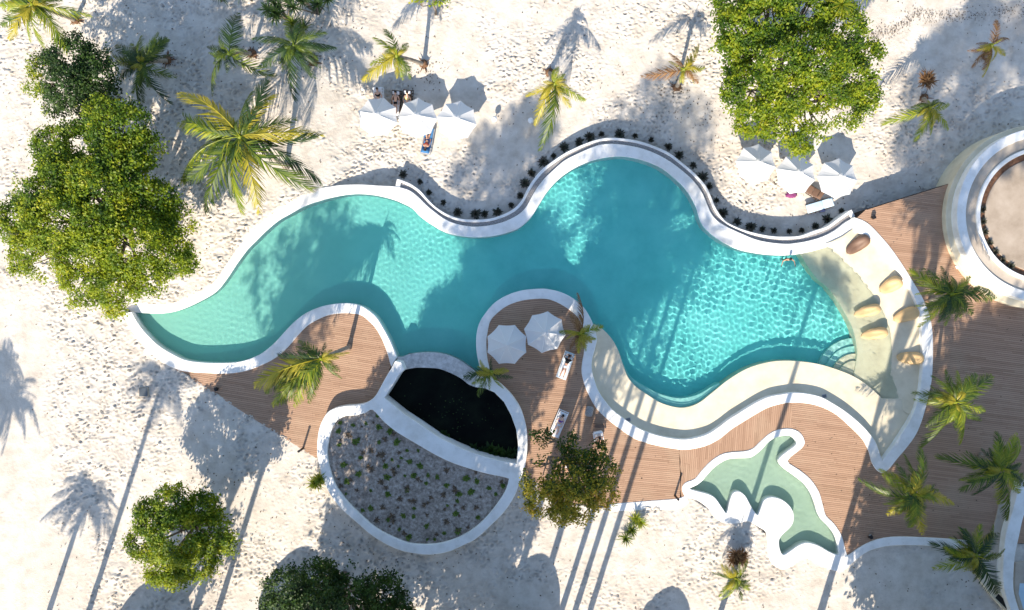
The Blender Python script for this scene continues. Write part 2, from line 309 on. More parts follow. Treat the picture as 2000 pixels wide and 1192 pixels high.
dol_in = [(1346,955),(1361,947),(1372,938),(1383,925),(1397,911),(1416,899),(1433,895),(1461,894),(1474,889),(1488,877),(1502,862),(1519,853),(1538,850),(1549,854),(1557,863),(1554,871),(1541,880),(1525,893),(1522,902),(1530,913),(1549,927),(1571,944),(1585,963),(1593,983),(1599,1002),(1607,1016),(1621,1030),(1632,1046),(1638,1066),(1638,1085),(1618,1078),(1599,1067),(1577,1061),(1560,1066),(1544,1077),(1530,1085),(1523,1074),(1521,1057),(1527,1045),(1541,1032),(1549,1019),(1549,1002),(1541,988),(1527,977),(1508,972),(1494,977),(1488,991),(1481,1007),(1472,999),(1463,983),(1455,969),(1444,961),(1433,963),(1427,977),(1420,1003),(1411,994),(1397,974),(1383,966),(1364,961)]
dol_out = [(1333,955),(1339,944),(1358,936),(1372,919),(1391,900),(1416,886),(1455,882),(1472,876),(1488,861),(1510,844),(1538,838),(1560,844),(1571,861),(1566,875),(1538,900),(1560,918),(1582,936),(1599,961),(1607,988),(1613,1008),(1629,1024),(1643,1046),(1650,1071),(1655,1088),(1660,1098),(1649,1113),(1632,1115),(1604,1104),(1577,1091),(1563,1093),(1549,1104),(1530,1112),(1511,1103),(1502,1085),(1500,1063),(1497,1040),(1484,1030),(1462,1018),(1440,1022),(1418,1022),(1398,1012),(1384,993),(1362,977),(1340,970)]
DI = spline(dol_in, 3, True); DO = spline(dol_out, 3, True)

# everything that stands on the raised platform: the sand is cut away under it
platform = [(246,600)] + [(x, y + 3) for x, y in up_out[1:24]] + [(x, y + 3) for x, y in rim_out] + [(1690,416),(1862,362),(1905,312),(1960,316),(2134,287),(2134,1060),(1900,1064),(1745,1058),(1690,1074),(1655,1098),(1632,1110),(1604,1099),(1563,1087),(1530,1104),(1508,1085),(1505,1050),(1462,1012),(1410,1010),(1345,968),(1330,984),(1195,991),(1120,985),(1020,925),(1008,955),(986,988),(959,1016),(908,1054),(839,1074),(761,1057),(697,1012),(651,966),(630,920),(622,893),(336,712),(290,682),(262,648),(246,625)]

# ------------------------------------------------------------------ sand
def vnoise(X, Y, s, seed):
    q = np.random.default_rng(seed); T = q.random((256, 256)); x = X / s; y = Y / s
    xi = np.floor(x).astype(int); yi = np.floor(y).astype(int); fx = x - xi; fy = y - yi
    fx = fx * fx * (3 - 2 * fx); fy = fy * fy * (3 - 2 * fy); g = lambda a, b: T[a % 256, b % 256]
    return (g(xi, yi) * (1 - fx) + g(xi + 1, yi) * fx) * (1 - fy) + (g(xi, yi + 1) * (1 - fx) + g(xi + 1, yi + 1) * fx) * fy - .5
def sstep(a, b, x):
    t = np.clip((x - a) / (b - a), 0, 1); return t * t * (3 - 2 * t)
def base_z(X, Y):
    """large form of the sand: level with the deck at the left and bottom, a terrace lower behind the pool"""
    px = 1000 + X * FPX / H; py = 596 - Y * FPX / H
    return GZ * sstep(540, 800, px) * (py < 600) - .12 * sstep(200, 300, px) * (1 - sstep(380, 440, px)) * (py < 600) + .25 * vnoise(X, Y, 7.0, 3) * .5 - .05
def gz(x, y): return float(base_z(np.array([x]), np.array([y]))[0])
def G(px, py):
    p = P(px, py, 0)
    for _ in range(3): p = P(px, py, gz(p.x, p.y))
    return p
def build_sand():
    st = .078
    fx = np.arange(-37.5, 37.5, st); fy = np.arange(-23, 23, st)
    out = lambda a, b: np.r_[-np.geomspace(a, 900, 34)[::-1], b, np.geomspace(a, 900, 34)]
    xs = out(37.7, fx); ys = out(23.2, fy)
    X, Y = np.meshgrid(xs, ys); Z = base_z(X, Y)
    px = 1000 + X * FPX / H; py = 596 - Y * FPX / H
    wob = 14 * np.sin(py / 90) + 30 * vnoise(X, Y, 2.5, 41)
    tread = 1 - .85 * (1 - sstep(80, 125, px + wob)) * sstep(520, 590, py) - .6 * sstep(1700, 1760, px + wob) * (1 - sstep(120, 170, py))
    tread = tread * (.22 + 1.05 * sstep(-.28, .22, vnoise(X, Y, 4.5, 51) + .6 * vnoise(X, Y, 1.7, 52)))
    tread = tread * (1 - .6 * sstep(1600, 1660, px) * sstep(1040, 1080, py))
    fine = .07 * vnoise(X, Y, 1.6, 11) + .03 * vnoise(X * .8, Y * 1.5, .42, 12) + .028 * vnoise(X * .7, Y * 1.6, .2, 13)
    D = np.zeros_like(X); n0 = 34
    inframe = (np.abs(X) < 38) & (np.abs(Y) < 23.4)
    q = np.random.default_rng(5); nx = len(fx); ny = len(fy)
    spots = []
    for _ in range(110):                        # trails of feet crossing the sand
        x, y, h = q.uniform(-37, 37), q.uniform(-23, 23), q.uniform(0, 6.28)
        for k in range(q.integers(60, 220)):
            h += q.normal(0, .10); x += .36 * math.cos(h); y += .36 * math.sin(h)
            if abs(x) > 37 or abs(y) > 22.5: break
            s_ = (-1) ** k * .12; spots.append((x - s_ * math.sin(h), y + s_ * math.cos(h), h))
    spots += [(q.uniform(-37, 37), q.uniform(-22.5, 22.5), q.normal(0, .6)) for _ in range(26000)]
    for sx, sy, a in spots:
        i = int((sx - fx[0]) / st); j = int((sy - fy[0]) / st); dp = q.uniform(.025, .09)
        if not (5 < i < nx - 6 and 5 < j < ny - 6): continue
        w = 4; I = slice(n0 + j - w, n0 + j + w + 1); J = slice(n0 + i - w, n0 + i + w + 1)
        dx = X[I, J] - fx[i]; dy = Y[I, J] - fy[j]; c, s = math.cos(a), math.sin(a)
        u = (dx * c + dy * s) / q.uniform(.10, .17); v = (-dx * s + dy * c) / q.uniform(.055, .085); r2 = u * u + v * v
        D[I, J] += dp * (-np.exp(-r2 * 1.3) + .55 * np.exp(-(np.sqrt(r2) - 1.55) ** 2 * 3))
    Z = Z + np.where(inframe, (fine + np.clip(D, -.14, .12)) * tread, fine * .3)
    cut = inside(px, py, [(x, y) for x, y in platform])
    Z = np.where(cut, np.minimum(Z, -2.6), Z)
    ny_, nx_ = X.shape; V = np.stack([X, Y, Z], -1).reshape(-1, 3)
    i = np.arange(nx_ * ny_).reshape(ny_, nx_); F = np.stack([i[:-1, :-1], i[:-1, 1:], i[1:, 1:], i[1:, :-1]], -1).reshape(-1, 4)
    tag(npmesh('sand_ground', V, F, M['sand'], smooth=True), kind='structure')
build_sand()

# ------------------------------------------------------------------ main pool
def mid(A, B, t=.5, n=120): 
    a = resample(A, n); b = resample(B, n); return [tuple(q) for q in a * (1 - t) + b * t]
pool_loop = mid(UI, UO, .35) + mid(RTI, RTO, .4)[1:] + mid(BTI, BTO, .4)[1:] + mid(PW, PD, .4)[1:] + [tuple(q) for q in resample(casc_t[::-1], 20)] + mid(LW, LD, .4)[::-1]
def grid_in(loop_px, z, st, zf):
    w = np.array([P(x, y, z)[:2] for x, y in loop_px]); a = w.min(0); b = w.max(0)
    xs = np.arange(a[0], b[0] + st, st); ys = np.arange(a[1], b[1] + st, st); X, Y = np.meshgrid(xs, ys)
    i = np.arange(X.size).reshape(X.shape); F = np.stack([i[:-1, :-1], i[:-1, 1:], i[1:, 1:], i[1:, :-1]], -1).reshape(-1, 4)
    cx = (X[:-1, :-1] + X[1:, 1:]) / 2; cy = (Y[:-1, :-1] + Y[1:, 1:]) / 2
    F = F[inside(cx, cy, w).ravel()]; Z = zf(X, Y); V = np.stack([X, Y, Z], -1).reshape(-1, 3)
    used = np.unique(F); remap = np.zeros(len(V), int); remap[used] = np.arange(len(used))
    return V[used], remap[F]
def deep_z(X, Y):
    px = 1000 + X * FPX / (H + 1)
    return WZ - (.30 + .95 * sstep(250, 640, px))
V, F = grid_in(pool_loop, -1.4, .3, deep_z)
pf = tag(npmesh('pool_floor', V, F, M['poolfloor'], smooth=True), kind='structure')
wq = np.random.default_rng(21)
WV = [(wq.uniform(.20, .50), wq.uniform(0, 6.283), wq.uniform(0, 6.283)) for _ in range(30)]
def waves(X, Y, amp):
    Z = np.zeros_like(X)
    for l, a, p in WV: Z += l * np.sin((X * math.cos(a) + Y * math.sin(a)) * 6.283 / l + p)
    return Z * amp
def water_z(X, Y):
    px = 1000 + X * FPX / H
    amp = .0006 + .0013 * sstep(700, 1400, px)
    return WZ + waves(X, Y, amp * (1 + .8 * vnoise(X, Y, 3.2, 77)))
V, F = grid_in(pool_loop, WZ, .066, water_z)
pwat = tag(npmesh('pool_water', V, F, M['water'], smooth=True), kind='structure')
pwat.cycles.is_caustics_caster = True

def strip(name, A, B, z, zb, m, parent=None): return plate(name, [list(A) + list(B)[::-1]], z, zb, m, parent)
cop = strip('pool_coping', UI, UO, WZ + .07, -2.4, M['plaster']); tag(cop, kind='structure')
c2 = strip('pool_coping', RTI, RTO, .05, -2.4, M['plaster']); tag(c2, kind='structure')
c3 = strip('pool_coping', BTI, BTO, .052, -2.4, M['plaster']); tag(c3, kind='structure')
c4 = strip('pool_coping', PW, PD, .054, -2.4, M['plaster']); tag(c4, kind='structure')
c5 = strip('pool_coping', LW, LD, .05, -2.4, M['plaster']); tag(c5, kind='structure')
# shallow ledge, bench, sloping beach shelf and steps
ledge = strip('pool_ledge', LE, mid(BTI, BTO, .3)[::-1] + mid(RTI, RTO, .3)[::-1][1:34], WZ + .03, -2.3, M['cream']); tag(ledge, kind='structure')
bench = strip('pool_bench', BI, spline([(1217,712),(1226,737),(1242,756),(1265,772),(1292,790),(1329,799),(1362,791),(1393,768),(1406,752)], 4), WZ - .28, -2.3, M['poolbench']); tag(bench, kind='structure')
SE2 = SE + [(1698,757),(1724,781)]
shelf_r = [(1640,470),(1660,455),(1671,446)] + mid(RTI, RTO, .3)[:95]
shelf = band('pool_shelf', SE2, shelf_r, lambda u, t: WZ - .16 + .30 * min(1, max(0, (t - .05) / .75)) * (1 - .5 * u * (1 - t)) + .02 * t, M['cream'], n=70, nc=14)
tag(shelf, kind='structure')
lip = strip('shelf_edge', SE2, [(x - 1.2, y + .8) for x, y in SE2], WZ - .165, -2.3, M['cream']); tag(lip, kind='structure')
for k, r_ in enumerate((77, 61, 46, 32)):
    arc = [(1668 + r_ * math.cos(R(g)), 737 - r_ * math.sin(R(g))) for g in np.linspace(78, 172, 20)]
    st = plate('pool_step', [arc + [(1668, 745), (1690, 740)]], WZ - .86 + .19 * k, -2.3, M['cream'] if k > 1 else M['poolbench'], bevel=.015); tag(st, kind='structure')
    st.cycles.is_caustics_receiver = True
for o in (pf, bench, shelf, ledge, lip): o.cycles.is_caustics_receiver = True

# overflow gutter and its low outer wall
RI = [(x, y) for x, y in mid(RO, UO[92:], .26, 160)]
gut = tag(strip('gutter_gravel', RO[2:], UO[94:], WZ - .12, -2.4, M['gravel']), kind='structure')
gw = strip('gutter_wall', RO, [(783,355)] + RI[4:] + [(1658,420)], WZ - .06, -2.6, M['plaster'])
tag(gw, 'thin white kerb curving round the gravel overflow gutter', 'wall')
ge = plate('gutter_end', [[(776,350),(783,352),(779,370),(772,368)]], WZ + .02, -2.4, M['plaster'], gw)
ge = plate('gutter_end', [[(1658,413),(1663,410),(1670,423),(1664,427)]], WZ + .02, -2.4, M['plaster'], gw)

# ------------------------------------------------------------------ timber decks
def deck(name, loops, ang, pitch=.132, gap=.017, z=0.0, th=.06, label=None):
    W_ = [[P(x, y, z) for x, y in l] for l in loops]; ca, sa = math.cos(-ang), math.sin(-ang)
    Lr = [[(p.x * ca - p.y * sa, p.x * sa + p.y * ca) for p in l] for l in W_]
    ys = [q[1] for l in Lr for q in l]; y = min(ys); V = []; F = []; q = random.Random(len(name) + int(ang * 100)); ci, si = math.cos(ang), math.sin(ang)
    while y < max(ys):
        y0, y1 = y, y + pitch - gap; ym = (y0 + y1) / 2; X = []
        for l in Lr:
            for (xa, ya), (xb, yb) in zip(l, l[1:] + l[:1]):
                if (ya > ym) != (yb > ym):
                    f = lambda t: xa + (xb - xa) * (t - ya) / (yb - ya); m_ = f(ym)
                    X.append((m_, max(m_ - .3, min(m_ + .3, f(y0))), max(m_ - .3, min(m_ + .3, f(y1)))))
        X.sort()
        for a, b in zip(X[::2], X[1::2]):
            if b[0] - a[0] < .05: continue
            cuts = [a]; xx = a[0] + q.uniform(.6, 3.6)
            while xx < b[0] - .5: cuts.append((xx, xx, xx)); xx += q.choice((2.4, 3.0, 3.6))
            cuts.append(b)
            for s, e in zip(cuts, cuts[1:]):
                g = .004; base = len(V); dz = q.uniform(-.004, .004)
                for zz in (z + dz, z - th):
                    for (x_, y_) in ((s[1] + g, y0), (e[1] - g, y0), (e[2] - g, y1), (s[2] + g, y1)):
                        V.append((x_ * ci - y_ * si, x_ * si + y_ * ci, zz))
                F += [tuple(base + i for i in f_) for f_ in ((0, 1, 2, 3), (0, 4, 5, 1), (1, 5, 6, 2), (2, 6, 7, 3), (3, 7, 4, 0))]
        y += pitch
    root = tag(plate(name, loops, z - th - .01, -2.4, M['deckbase']), kind='structure')
    tag(mesh('plank', V, F, M['deck'], root), kind='stuff')
    return root
half = lambda A, B, t=.55: mid(A, B, t, 90)
left_loop = [(330, 714)] + half(LW, LD, .8)[22:] + [(760, 722)] + [(x - 2 if y < 790 else x + 3, y + 4) for x, y in pw_out_l[1:]] + [(617, 895)]
deck('timber_deck', [left_loop], R(-9))
_h = half(BTI, BTO, .8); i0 = min(range(10, 60), key=lambda i: abs(_h[i][0] - 1546)); i1 = min(range(10, 70), key=lambda i: abs(_h[i][0] - 1327)) + 1
mid_loop = [(1140,640)] + half(PW, PD, .8)[1:] + [(957,740),(985,760),(1005,785),(1020,815),(1027,850),(1026,890),(1018,925),(1030,950),(1120,982),(1200,990),(1328,980),(1329,940),(1326,872)] + _h[i1 - 1:]
deck('timber_deck', [mid_loop], R(-5))
cen_loop = _h[i0:i1] + [(1327,878),(1331,940),(1330,976),(1340,965)] + [(x + 3, y + 3) for x, y in DO[3:31]] + [(1548,842)]
deck('timber_deck', [cen_loop], R(86))
rt_loop = [(1669,430),(1690,411),(1760,389),(1862,357),(1960,310),(2140,280),(2140,1062),(1900,1062),(1802,1056),(1745,1056),(1708,1063),(1681,1076),(1655,1090)] + [(x - 3, y) for x, y in DO[28:69]][::-1] + [(1547,838)] + _h[:i0 + 1][::-1] + half(RTI, RTO, .8)[::-1]
deck('timber_deck', [rt_loop], R(-7))

# ------------------------------------------------------------------ planter and dark pond
PZ = .75
pl_in = spline(plant_in, 3, True); pd_in = pond_in
outer = spline(pw_out_l, 4) + spline(plant_rim_out, 4)[1:] + spline(pond_r_out[::-1], 4)[1:] + spline([(934,731),(929,742),(915,738)], 2)[1:-1] + [tuple(q) for q in resample([(905,722),(893,715),(866,705),(836,702),(802,705),(788,709)], 14)]
# wall ring with two openings (planter bed and pond); the cascade lip on the pool side is lower
ring_l = spline(pw_out_l, 4) + spline(plant_rim_out, 4)[1:] + spline(pond_r_out[::-1], 4)[1:] + [(929,756),(948,758),(966,766),(985,785),(999,811),(1009,839),(1013,870),(1012,890),(1009,907),(976,901),(929,888),(894,874),(858,856),(823,832),(788,809),(750,778),(764,755),(779,731),(789,722),(783,708)]
wall = plate('planter_wall', [ring_l, pl_in], PZ, -2.3, M['plaster'])
tag(wall, 'white raised wall ringing the round gravel bed and the dark pond', 'wall')
tag(plate('planter_bed', [[(x, y) for x, y in spline([(a + (820 - a) * -.01, b + (930 - b) * -.01) for a, b in plant_in], 3, True)]], PZ - .22, -.4, M['topsoil']), kind='structure')
tag(plate('dark_pond', [[(770,720),(745,778),(790,818),(900,885),(1015,915),(1020,880),(1016,835),(1000,795),(975,765),(940,750),(915,735),(870,712),(830,708),(790,712)]], -.9, -2.3, M['pondwater']), kind='structure')
cas = strip('pond_cascade', CT, CB, WZ + .06, -2.3, M['stone'])
tag(cas, 'rough grey stone weir between the pool and the dark pond', 'weir')

# ------------------------------------------------------------------ dolphin-shaped paddling pool
drim = plate('paddling_pool_rim', [DO, DI], .05, -1.2, M['plaster'])
tag(drim, 'white rim of the small dolphin shaped paddling pool', 'pool rim')
dfl = tag(plate('paddling_pool_floor', [DO], -.66, -1.3, M['dolphinfloor']), kind='structure')
V, F = grid_in(DO, -.1, .09, lambda X, Y: -.22 + waves(X, Y, .0010))
dw = tag(npmesh('paddling_pool_water', V, F, M['water2'], smooth=True), kind='structure')
dw.cycles.is_caustics_caster = True; dfl.cycles.is_caustics_receiver = True

# low white walls at the edge of the deck
lw = strip('low_wall', spline([(1190,988),(1201,985),(1260,980),(1322,975),(1340,968)], 4), spline([(1190,1000),(1201,998),(1260,996),(1325,993),(1345,982)], 4), .03, -.8, M['plaster'])
tag(lw, 'low white wall between the timber deck and the sand, left of the dolphin pool', 'wall')
lw = strip('low_wall', spline([(1652,1088),(1661,1084),(1681,1070),(1708,1057),(1745,1050),(1802,1051),(1856,1054),(1889,1057)], 4), spline([(1655,1108),(1663,1101),(1688,1081),(1715,1070),(1748,1065),(1802,1065),(1856,1070),(1893,1070)], 4), .10, -.8, M['plaster'])
tag(lw, 'low white wall curving away right from the dolphin tail', 'wall')

# ------------------------------------------------------------------ round terrace at the right edge
def circ(c, r, n=96): return [(c.x + r * math.cos(2 * math.pi * i / n), c.y + r * math.sin(2 * math.pi * i / n)) for i in range(n)]
rt = empty('round_terrace', P(2040, 420, 0)); tag(rt, 'round white raised terrace with stepped rings at the right edge', 'terrace')
def ring(name, c, r1, r2, zt, zb, m):
    o = plate(name, [circ(c, r1)] + ([circ(c, r2)[::-1]] if r2 else []), zt, zb, m, px=False)
    o.parent = rt; o.matrix_parent_inverse = Matrix.Translation(-rt.location); return o
c1 = P(2040, 420, 1.1); kpx = 48.9 / FPX
ring('bench_step', P(2027, 424, .45), 179 * 49.5 / FPX, 150 * kpx, .45, -1.9, M['cream'])
ring('outer_rim', c1, 170 * kpx, 154 * kpx, 1.1, -1.9, M['plaster'])
ring('sand_ledge', c1, 153.6 * kpx, 131 * kpx, .98, -.5, M['concrete'])
ring('inner_rim', c1, 132 * kpx, 126 * kpx, 1.12, -.5, M['plaster'])
ring('soil_bed', c1, 126.3 * kpx, 110 * kpx, .86, -.5, M['soil'])
ring('terrace_floor', c1, 112 * kpx, 0, .93, -.5, M['tanfloor'])

# curved white wall, kerb and small basin in the bottom right corner
cw = strip('curved_wall', spline([(1993,940),(1985,975),(1975,1010),(1965,1047),(1960,1106),(1962,1150),(1975,1192),(1992,1240)], 4), spline([(2020,940),(2010,975),(1997,1015),(1990,1047),(1981,1091),(1979,1150),(1990,1192),(2010,1240)], 4), .6, -.8, M['plaster'])
tag(cw, 'tall smooth white wall curving down the bottom right corner', 'wall')
kb = strip('kerb', spline([(1905,1112),(1914,1132),(1938,1165),(1965,1195),(1990,1225)], 4), spline([(1920,1105),(1930,1125),(1953,1155),(1975,1180),(1998,1215)], 4), .15, -.6, M['cream'])
tag(kb, 'cream kerb along the sand below the lower right palm', 'kerb')
plate('drain_grate', [[(1944,1168),(1950,1160),(1972,1182),(1966,1190)]], .155, .05, M['black'], kb)
kb2 = strip('ramp_kerb', [(1955,975),(1945,1020),(1931,1070)], [(1976,985),(1966,1030),(1955,1095)], .10, -.6, M['concrete'])
tag(kb2, 'grey concrete ramp between the deck and the tall curved wall', 'ramp')
bs = strip('corner_basin', [(1984,1100),(1982,1150),(1993,1192),(2010,1230)], [(2060,1090),(2060,1150),(2060,1192),(2060,1230)], .05, -.6, M['concrete']); tag(bs, kind='structure')
bw = strip('basin_water', [(1992,1140),(1990,1160),(2000,1192),(2015,1225)], [(2050,1140),(2050,1160),(2050,1192),(2050,1225)], .06, -.1, M['paleblue']); tag(bw, kind='structure')

# ------------------------------------------------------------------ leafy trees
def leaf_cloud(pts, nrm, size, q, fold=.25):
    n = len(pts); d = q.normal(size=(n, 3)); d -= nrm * (d * nrm).sum(1, keepdims=True) * .75; d /= np.linalg.norm(d, axis=1, keepdims=True) + 1e-9
    s = np.cross(nrm, d); s /= np.linalg.norm(s, axis=1, keepdims=True) + 1e-9
    L = (size * q.uniform(.65, 1.3, n))[:, None]; Wd = L * q.uniform(.26, .36, n)[:, None]; drop = nrm * L * fold
    V = np.stack([pts - d * L * .5, pts + s * Wd - drop * .2, pts + d * L * .5 - drop, pts - s * Wd - drop * .2], 1).reshape(-1, 3)
    return V, np.arange(4 * n).reshape(n, 4)
def tree(name, label, lobes, leafmat, seed, dens=75, leaf=.20, cat='tree', group=None, world=False, trunk_r=.16, base=None, hole=.30, flat=.72, mats2=None):
    q = np.random.default_rng(seed)
    LB = []
    for a, b, r, z in lobes:
        if world: LB.append((np.array([a, b, z]), r))
        else:
            p = P(a, b, z); LB.append((np.array(p), r * (H - z) / FPX))
    cx = np.mean([c for c, _ in LB], axis=0)
    bp = np.array(base if base is not None else (cx[0], cx[1], 0.)); bp[2] = gz(bp[0], bp[1]) - .1
    root = empty(name, tuple(bp)); tag(root, label, cat, group)
    # trunk and limbs
    parts = []; fork = np.array([bp[0] * .6 + cx[0] * .4, bp[1] * .6 + cx[1] * .4, bp[2] + (cx[2] - bp[2]) * .45])
    parts.append(tube([bp - bp, (fork - bp) * .5 + q.normal(0, .08, 3), fork - bp], [trunk_r * 1.5, trunk_r * 1.05, trunk_r * .9], 8))
    for c, r in LB:
        m_ = fork * .5 + c * .5 + q.normal(0, .35, 3); m_[2] += .2
        parts.append(tube([fork - bp, m_ - bp, c - bp + np.array([0, 0, -.1 * r])], [trunk_r * .62, trunk_r * .4, trunk_r * .14], 6))
        for _ in range(4):
            e = c + q.normal(0, 1, 3) * r * .45; e[2] = max(e[2], c[2] - .2 * r); parts.append(tube([m_ - bp, (m_ + e) / 2 - bp + q.normal(0, .12, 3), e - bp], [trunk_r * .3, trunk_r * .2, trunk_r * .06], 5, False))
    mesh('trunk', *join(*parts), M['bark'], root, True)
    PT = []; NM = []
    for c, r in LB:
        ncl = max(6, int(dens * r * r * .42)); d = q.normal(size=(ncl, 3)); d[:, 2] = np.abs(d[:, 2]) * .9 - .15; d /= np.linalg.norm(d, axis=1, keepdims=True)
        rr = r * q.uniform(.45, 1.06, ncl) ** .6
        cc = c + d * rr[:, None] * np.array([1, 1, flat])
        keep = vnoise(cc[:, 0] + 50, cc[:, 1] + 50, .95, seed + 3) + .5 * vnoise(cc[:, 0] + 50, cc[:, 1] + 50, .4, seed + 4) > -.5 + hole
        cc = cc[keep]; dd = d[keep]
        for c_, d_ in zip(cc, dd):
            k = q.integers(9, 17); off = q.normal(size=(k, 3)) * np.array([.19, .19, .12]) * (leaf / .2)
            PT.append(c_ + off); nn = d_ * .45 + np.array([0, 0, .55]) - np.array(sdir) * .45 + q.normal(size=(k, 3)) * .45; NM.append(nn)
    PT = np.concatenate(PT) - bp; NM = np.concatenate(NM); NM /= np.linalg.norm(NM, axis=1, keepdims=True)
    V, F = leaf_cloud(PT, NM, leaf, q)
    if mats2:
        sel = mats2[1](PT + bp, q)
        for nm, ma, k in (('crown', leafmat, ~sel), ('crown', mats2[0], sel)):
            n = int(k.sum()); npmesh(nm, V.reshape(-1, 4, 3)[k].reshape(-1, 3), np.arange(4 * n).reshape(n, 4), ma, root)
    else: npmesh('crown', V, F, leafmat, root)
    return root
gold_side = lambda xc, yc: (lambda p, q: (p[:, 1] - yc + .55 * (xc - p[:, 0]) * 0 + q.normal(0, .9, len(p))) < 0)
T1 = [(240,255,58,6.6),(275,300,48,6),(205,230,40,6),(150,300,62,5.5),(85,370,60,5.5),(45,430,50,5),(120,430,70,6.5),(200,370,66,7),(225,320,55,6.8),(300,390,50,5.5),(345,430,36,4.6),(335,500,42,4.6),(250,470,66,6.4),(170,510,64,6),(85,500,46,5),(230,555,48,4.6),(160,560,42,4.6),(40,510,26,4),(225,595,26,3.6),(285,535,42,4.6),(365,515,22,4),(105,290,40,5),(310,445,42,5.2),(130,355,58,6.2),(270,350,50,6.2),(190,440,60,7),(60,470,40,5.4)]
c = P(150, 430, 6)
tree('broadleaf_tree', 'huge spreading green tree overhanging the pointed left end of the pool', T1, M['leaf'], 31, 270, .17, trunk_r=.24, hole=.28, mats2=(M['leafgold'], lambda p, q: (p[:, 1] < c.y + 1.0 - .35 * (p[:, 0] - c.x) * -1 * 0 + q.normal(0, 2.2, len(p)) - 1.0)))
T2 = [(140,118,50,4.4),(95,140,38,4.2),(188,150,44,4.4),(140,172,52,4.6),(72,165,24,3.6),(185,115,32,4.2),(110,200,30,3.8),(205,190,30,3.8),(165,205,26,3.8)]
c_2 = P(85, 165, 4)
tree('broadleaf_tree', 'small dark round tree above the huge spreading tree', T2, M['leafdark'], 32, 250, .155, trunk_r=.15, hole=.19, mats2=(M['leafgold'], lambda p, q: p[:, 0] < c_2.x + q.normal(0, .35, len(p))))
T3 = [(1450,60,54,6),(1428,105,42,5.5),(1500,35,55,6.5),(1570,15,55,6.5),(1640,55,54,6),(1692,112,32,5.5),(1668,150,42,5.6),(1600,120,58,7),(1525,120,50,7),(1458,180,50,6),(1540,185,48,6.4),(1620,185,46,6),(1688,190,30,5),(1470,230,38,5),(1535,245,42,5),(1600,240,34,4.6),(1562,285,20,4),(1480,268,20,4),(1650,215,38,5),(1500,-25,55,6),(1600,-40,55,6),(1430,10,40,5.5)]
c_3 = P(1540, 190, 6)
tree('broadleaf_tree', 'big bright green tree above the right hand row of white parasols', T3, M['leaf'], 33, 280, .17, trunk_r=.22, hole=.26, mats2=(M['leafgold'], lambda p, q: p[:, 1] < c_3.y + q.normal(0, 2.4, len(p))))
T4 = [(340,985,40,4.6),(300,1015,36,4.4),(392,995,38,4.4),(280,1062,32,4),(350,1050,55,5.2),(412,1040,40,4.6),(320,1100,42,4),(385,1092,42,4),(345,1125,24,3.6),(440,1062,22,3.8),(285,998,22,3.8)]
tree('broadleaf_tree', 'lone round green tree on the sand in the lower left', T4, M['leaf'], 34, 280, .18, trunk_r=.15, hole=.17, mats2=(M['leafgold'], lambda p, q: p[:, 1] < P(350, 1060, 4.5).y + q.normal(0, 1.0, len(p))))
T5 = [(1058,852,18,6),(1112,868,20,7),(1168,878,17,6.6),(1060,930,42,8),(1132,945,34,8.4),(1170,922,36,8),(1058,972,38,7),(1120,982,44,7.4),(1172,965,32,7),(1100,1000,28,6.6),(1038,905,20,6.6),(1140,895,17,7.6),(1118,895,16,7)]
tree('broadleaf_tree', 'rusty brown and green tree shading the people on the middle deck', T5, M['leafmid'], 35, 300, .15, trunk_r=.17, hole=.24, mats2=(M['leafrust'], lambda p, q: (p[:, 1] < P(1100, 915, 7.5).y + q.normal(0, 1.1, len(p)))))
T6 = [(560,1150,45,6),(620,1140,48,7),(690,1150,48,7),(750,1162,44,6.4),(600,1190,60,8.4),(680,1200,68,9.4),(765,1212,48,7),(640,1122,22,6),(540,1190,34,5.4),(650,1260,80,11),(730,1280,70,12)]
tree('broadleaf_tree', 'dense dark green tree cut by the bottom edge below the round bed', T6, M['leafdark'], 36, 240, .17, trunk_r=.22, hole=.15, base=(P(672, 1125, 0).x, P(672, 1125, 0).y, 0))
tree('broadleaf_tree', 'pale green bush just showing at the top edge above the parasols', [(840,-12,24,2.2),(862,-18,20,2),(818,-14,18,2)], M['leafgold'], 37, 120, .2, trunk_r=.08, hole=.3)
# trees below the frame whose long shadows cross the decks and the pool
def off_tree(px, py, zlo, zhi, rad, seed, label, dens=52, n=11):
    b = P(px, py, 0); q = random.Random(seed); lb = []
    for i in range(n):
        z = zlo + (zhi - zlo) * (i + .5) / n; k = math.sin(math.pi * (.18 + .74 * (i + .5) / n)); a = q.uniform(0, 6.28); d = q.uniform(.2, .75) * rad * k
        lb.append((b.x + d * math.cos(a), b.y + d * math.sin(a), rad * k * .85, z))
    return tree('tall_tree', label, lb, M['leafdark'], seed, dens, .30, world=True, trunk_r=.22, base=(b.x, b.y, 0), hole=.26, flat=1.0, group='tall trees below the picture')
for k, a in enumerate([(700,1330,8,25,4.2),(790,1345,6,19,3.6),(640,1350,5,12,3.4),(860,1340,4,9.5,3.0),(735,1285,3.5,7,2.6),
                       (1005,1345,15,25,3.8),(945,1340,17,26,3.6),
                       (1650,1400,5,17,3.2),(1730,1420,4,20,4.0),(1810,1400,4,19,4.0),(1890,1420,4,20,4.2),(1970,1400,4,19,4.2),(2050,1400,4,20,4.0),(1690,1330,3,7,2.6),(1800,1320,3,8,3.0),(1900,1320,4,10,3.2),(2010,1250,4,11,3.2),(1560,1345,22,30,3.4),
                       (340,1330,15,21,2.8),(330,1265,3.5,6,2.2)]):
    off_tree(a[0], a[1], a[2], a[3] * 1.1, a[4], 100 + k, dens=(42 if a[1] < 1335 else 85) if a[0] > 1600 else (20 if 900 < a[0] < 1100 or a[0] < 400 else 50), label= 'tall tree standing on the sand below the picture')

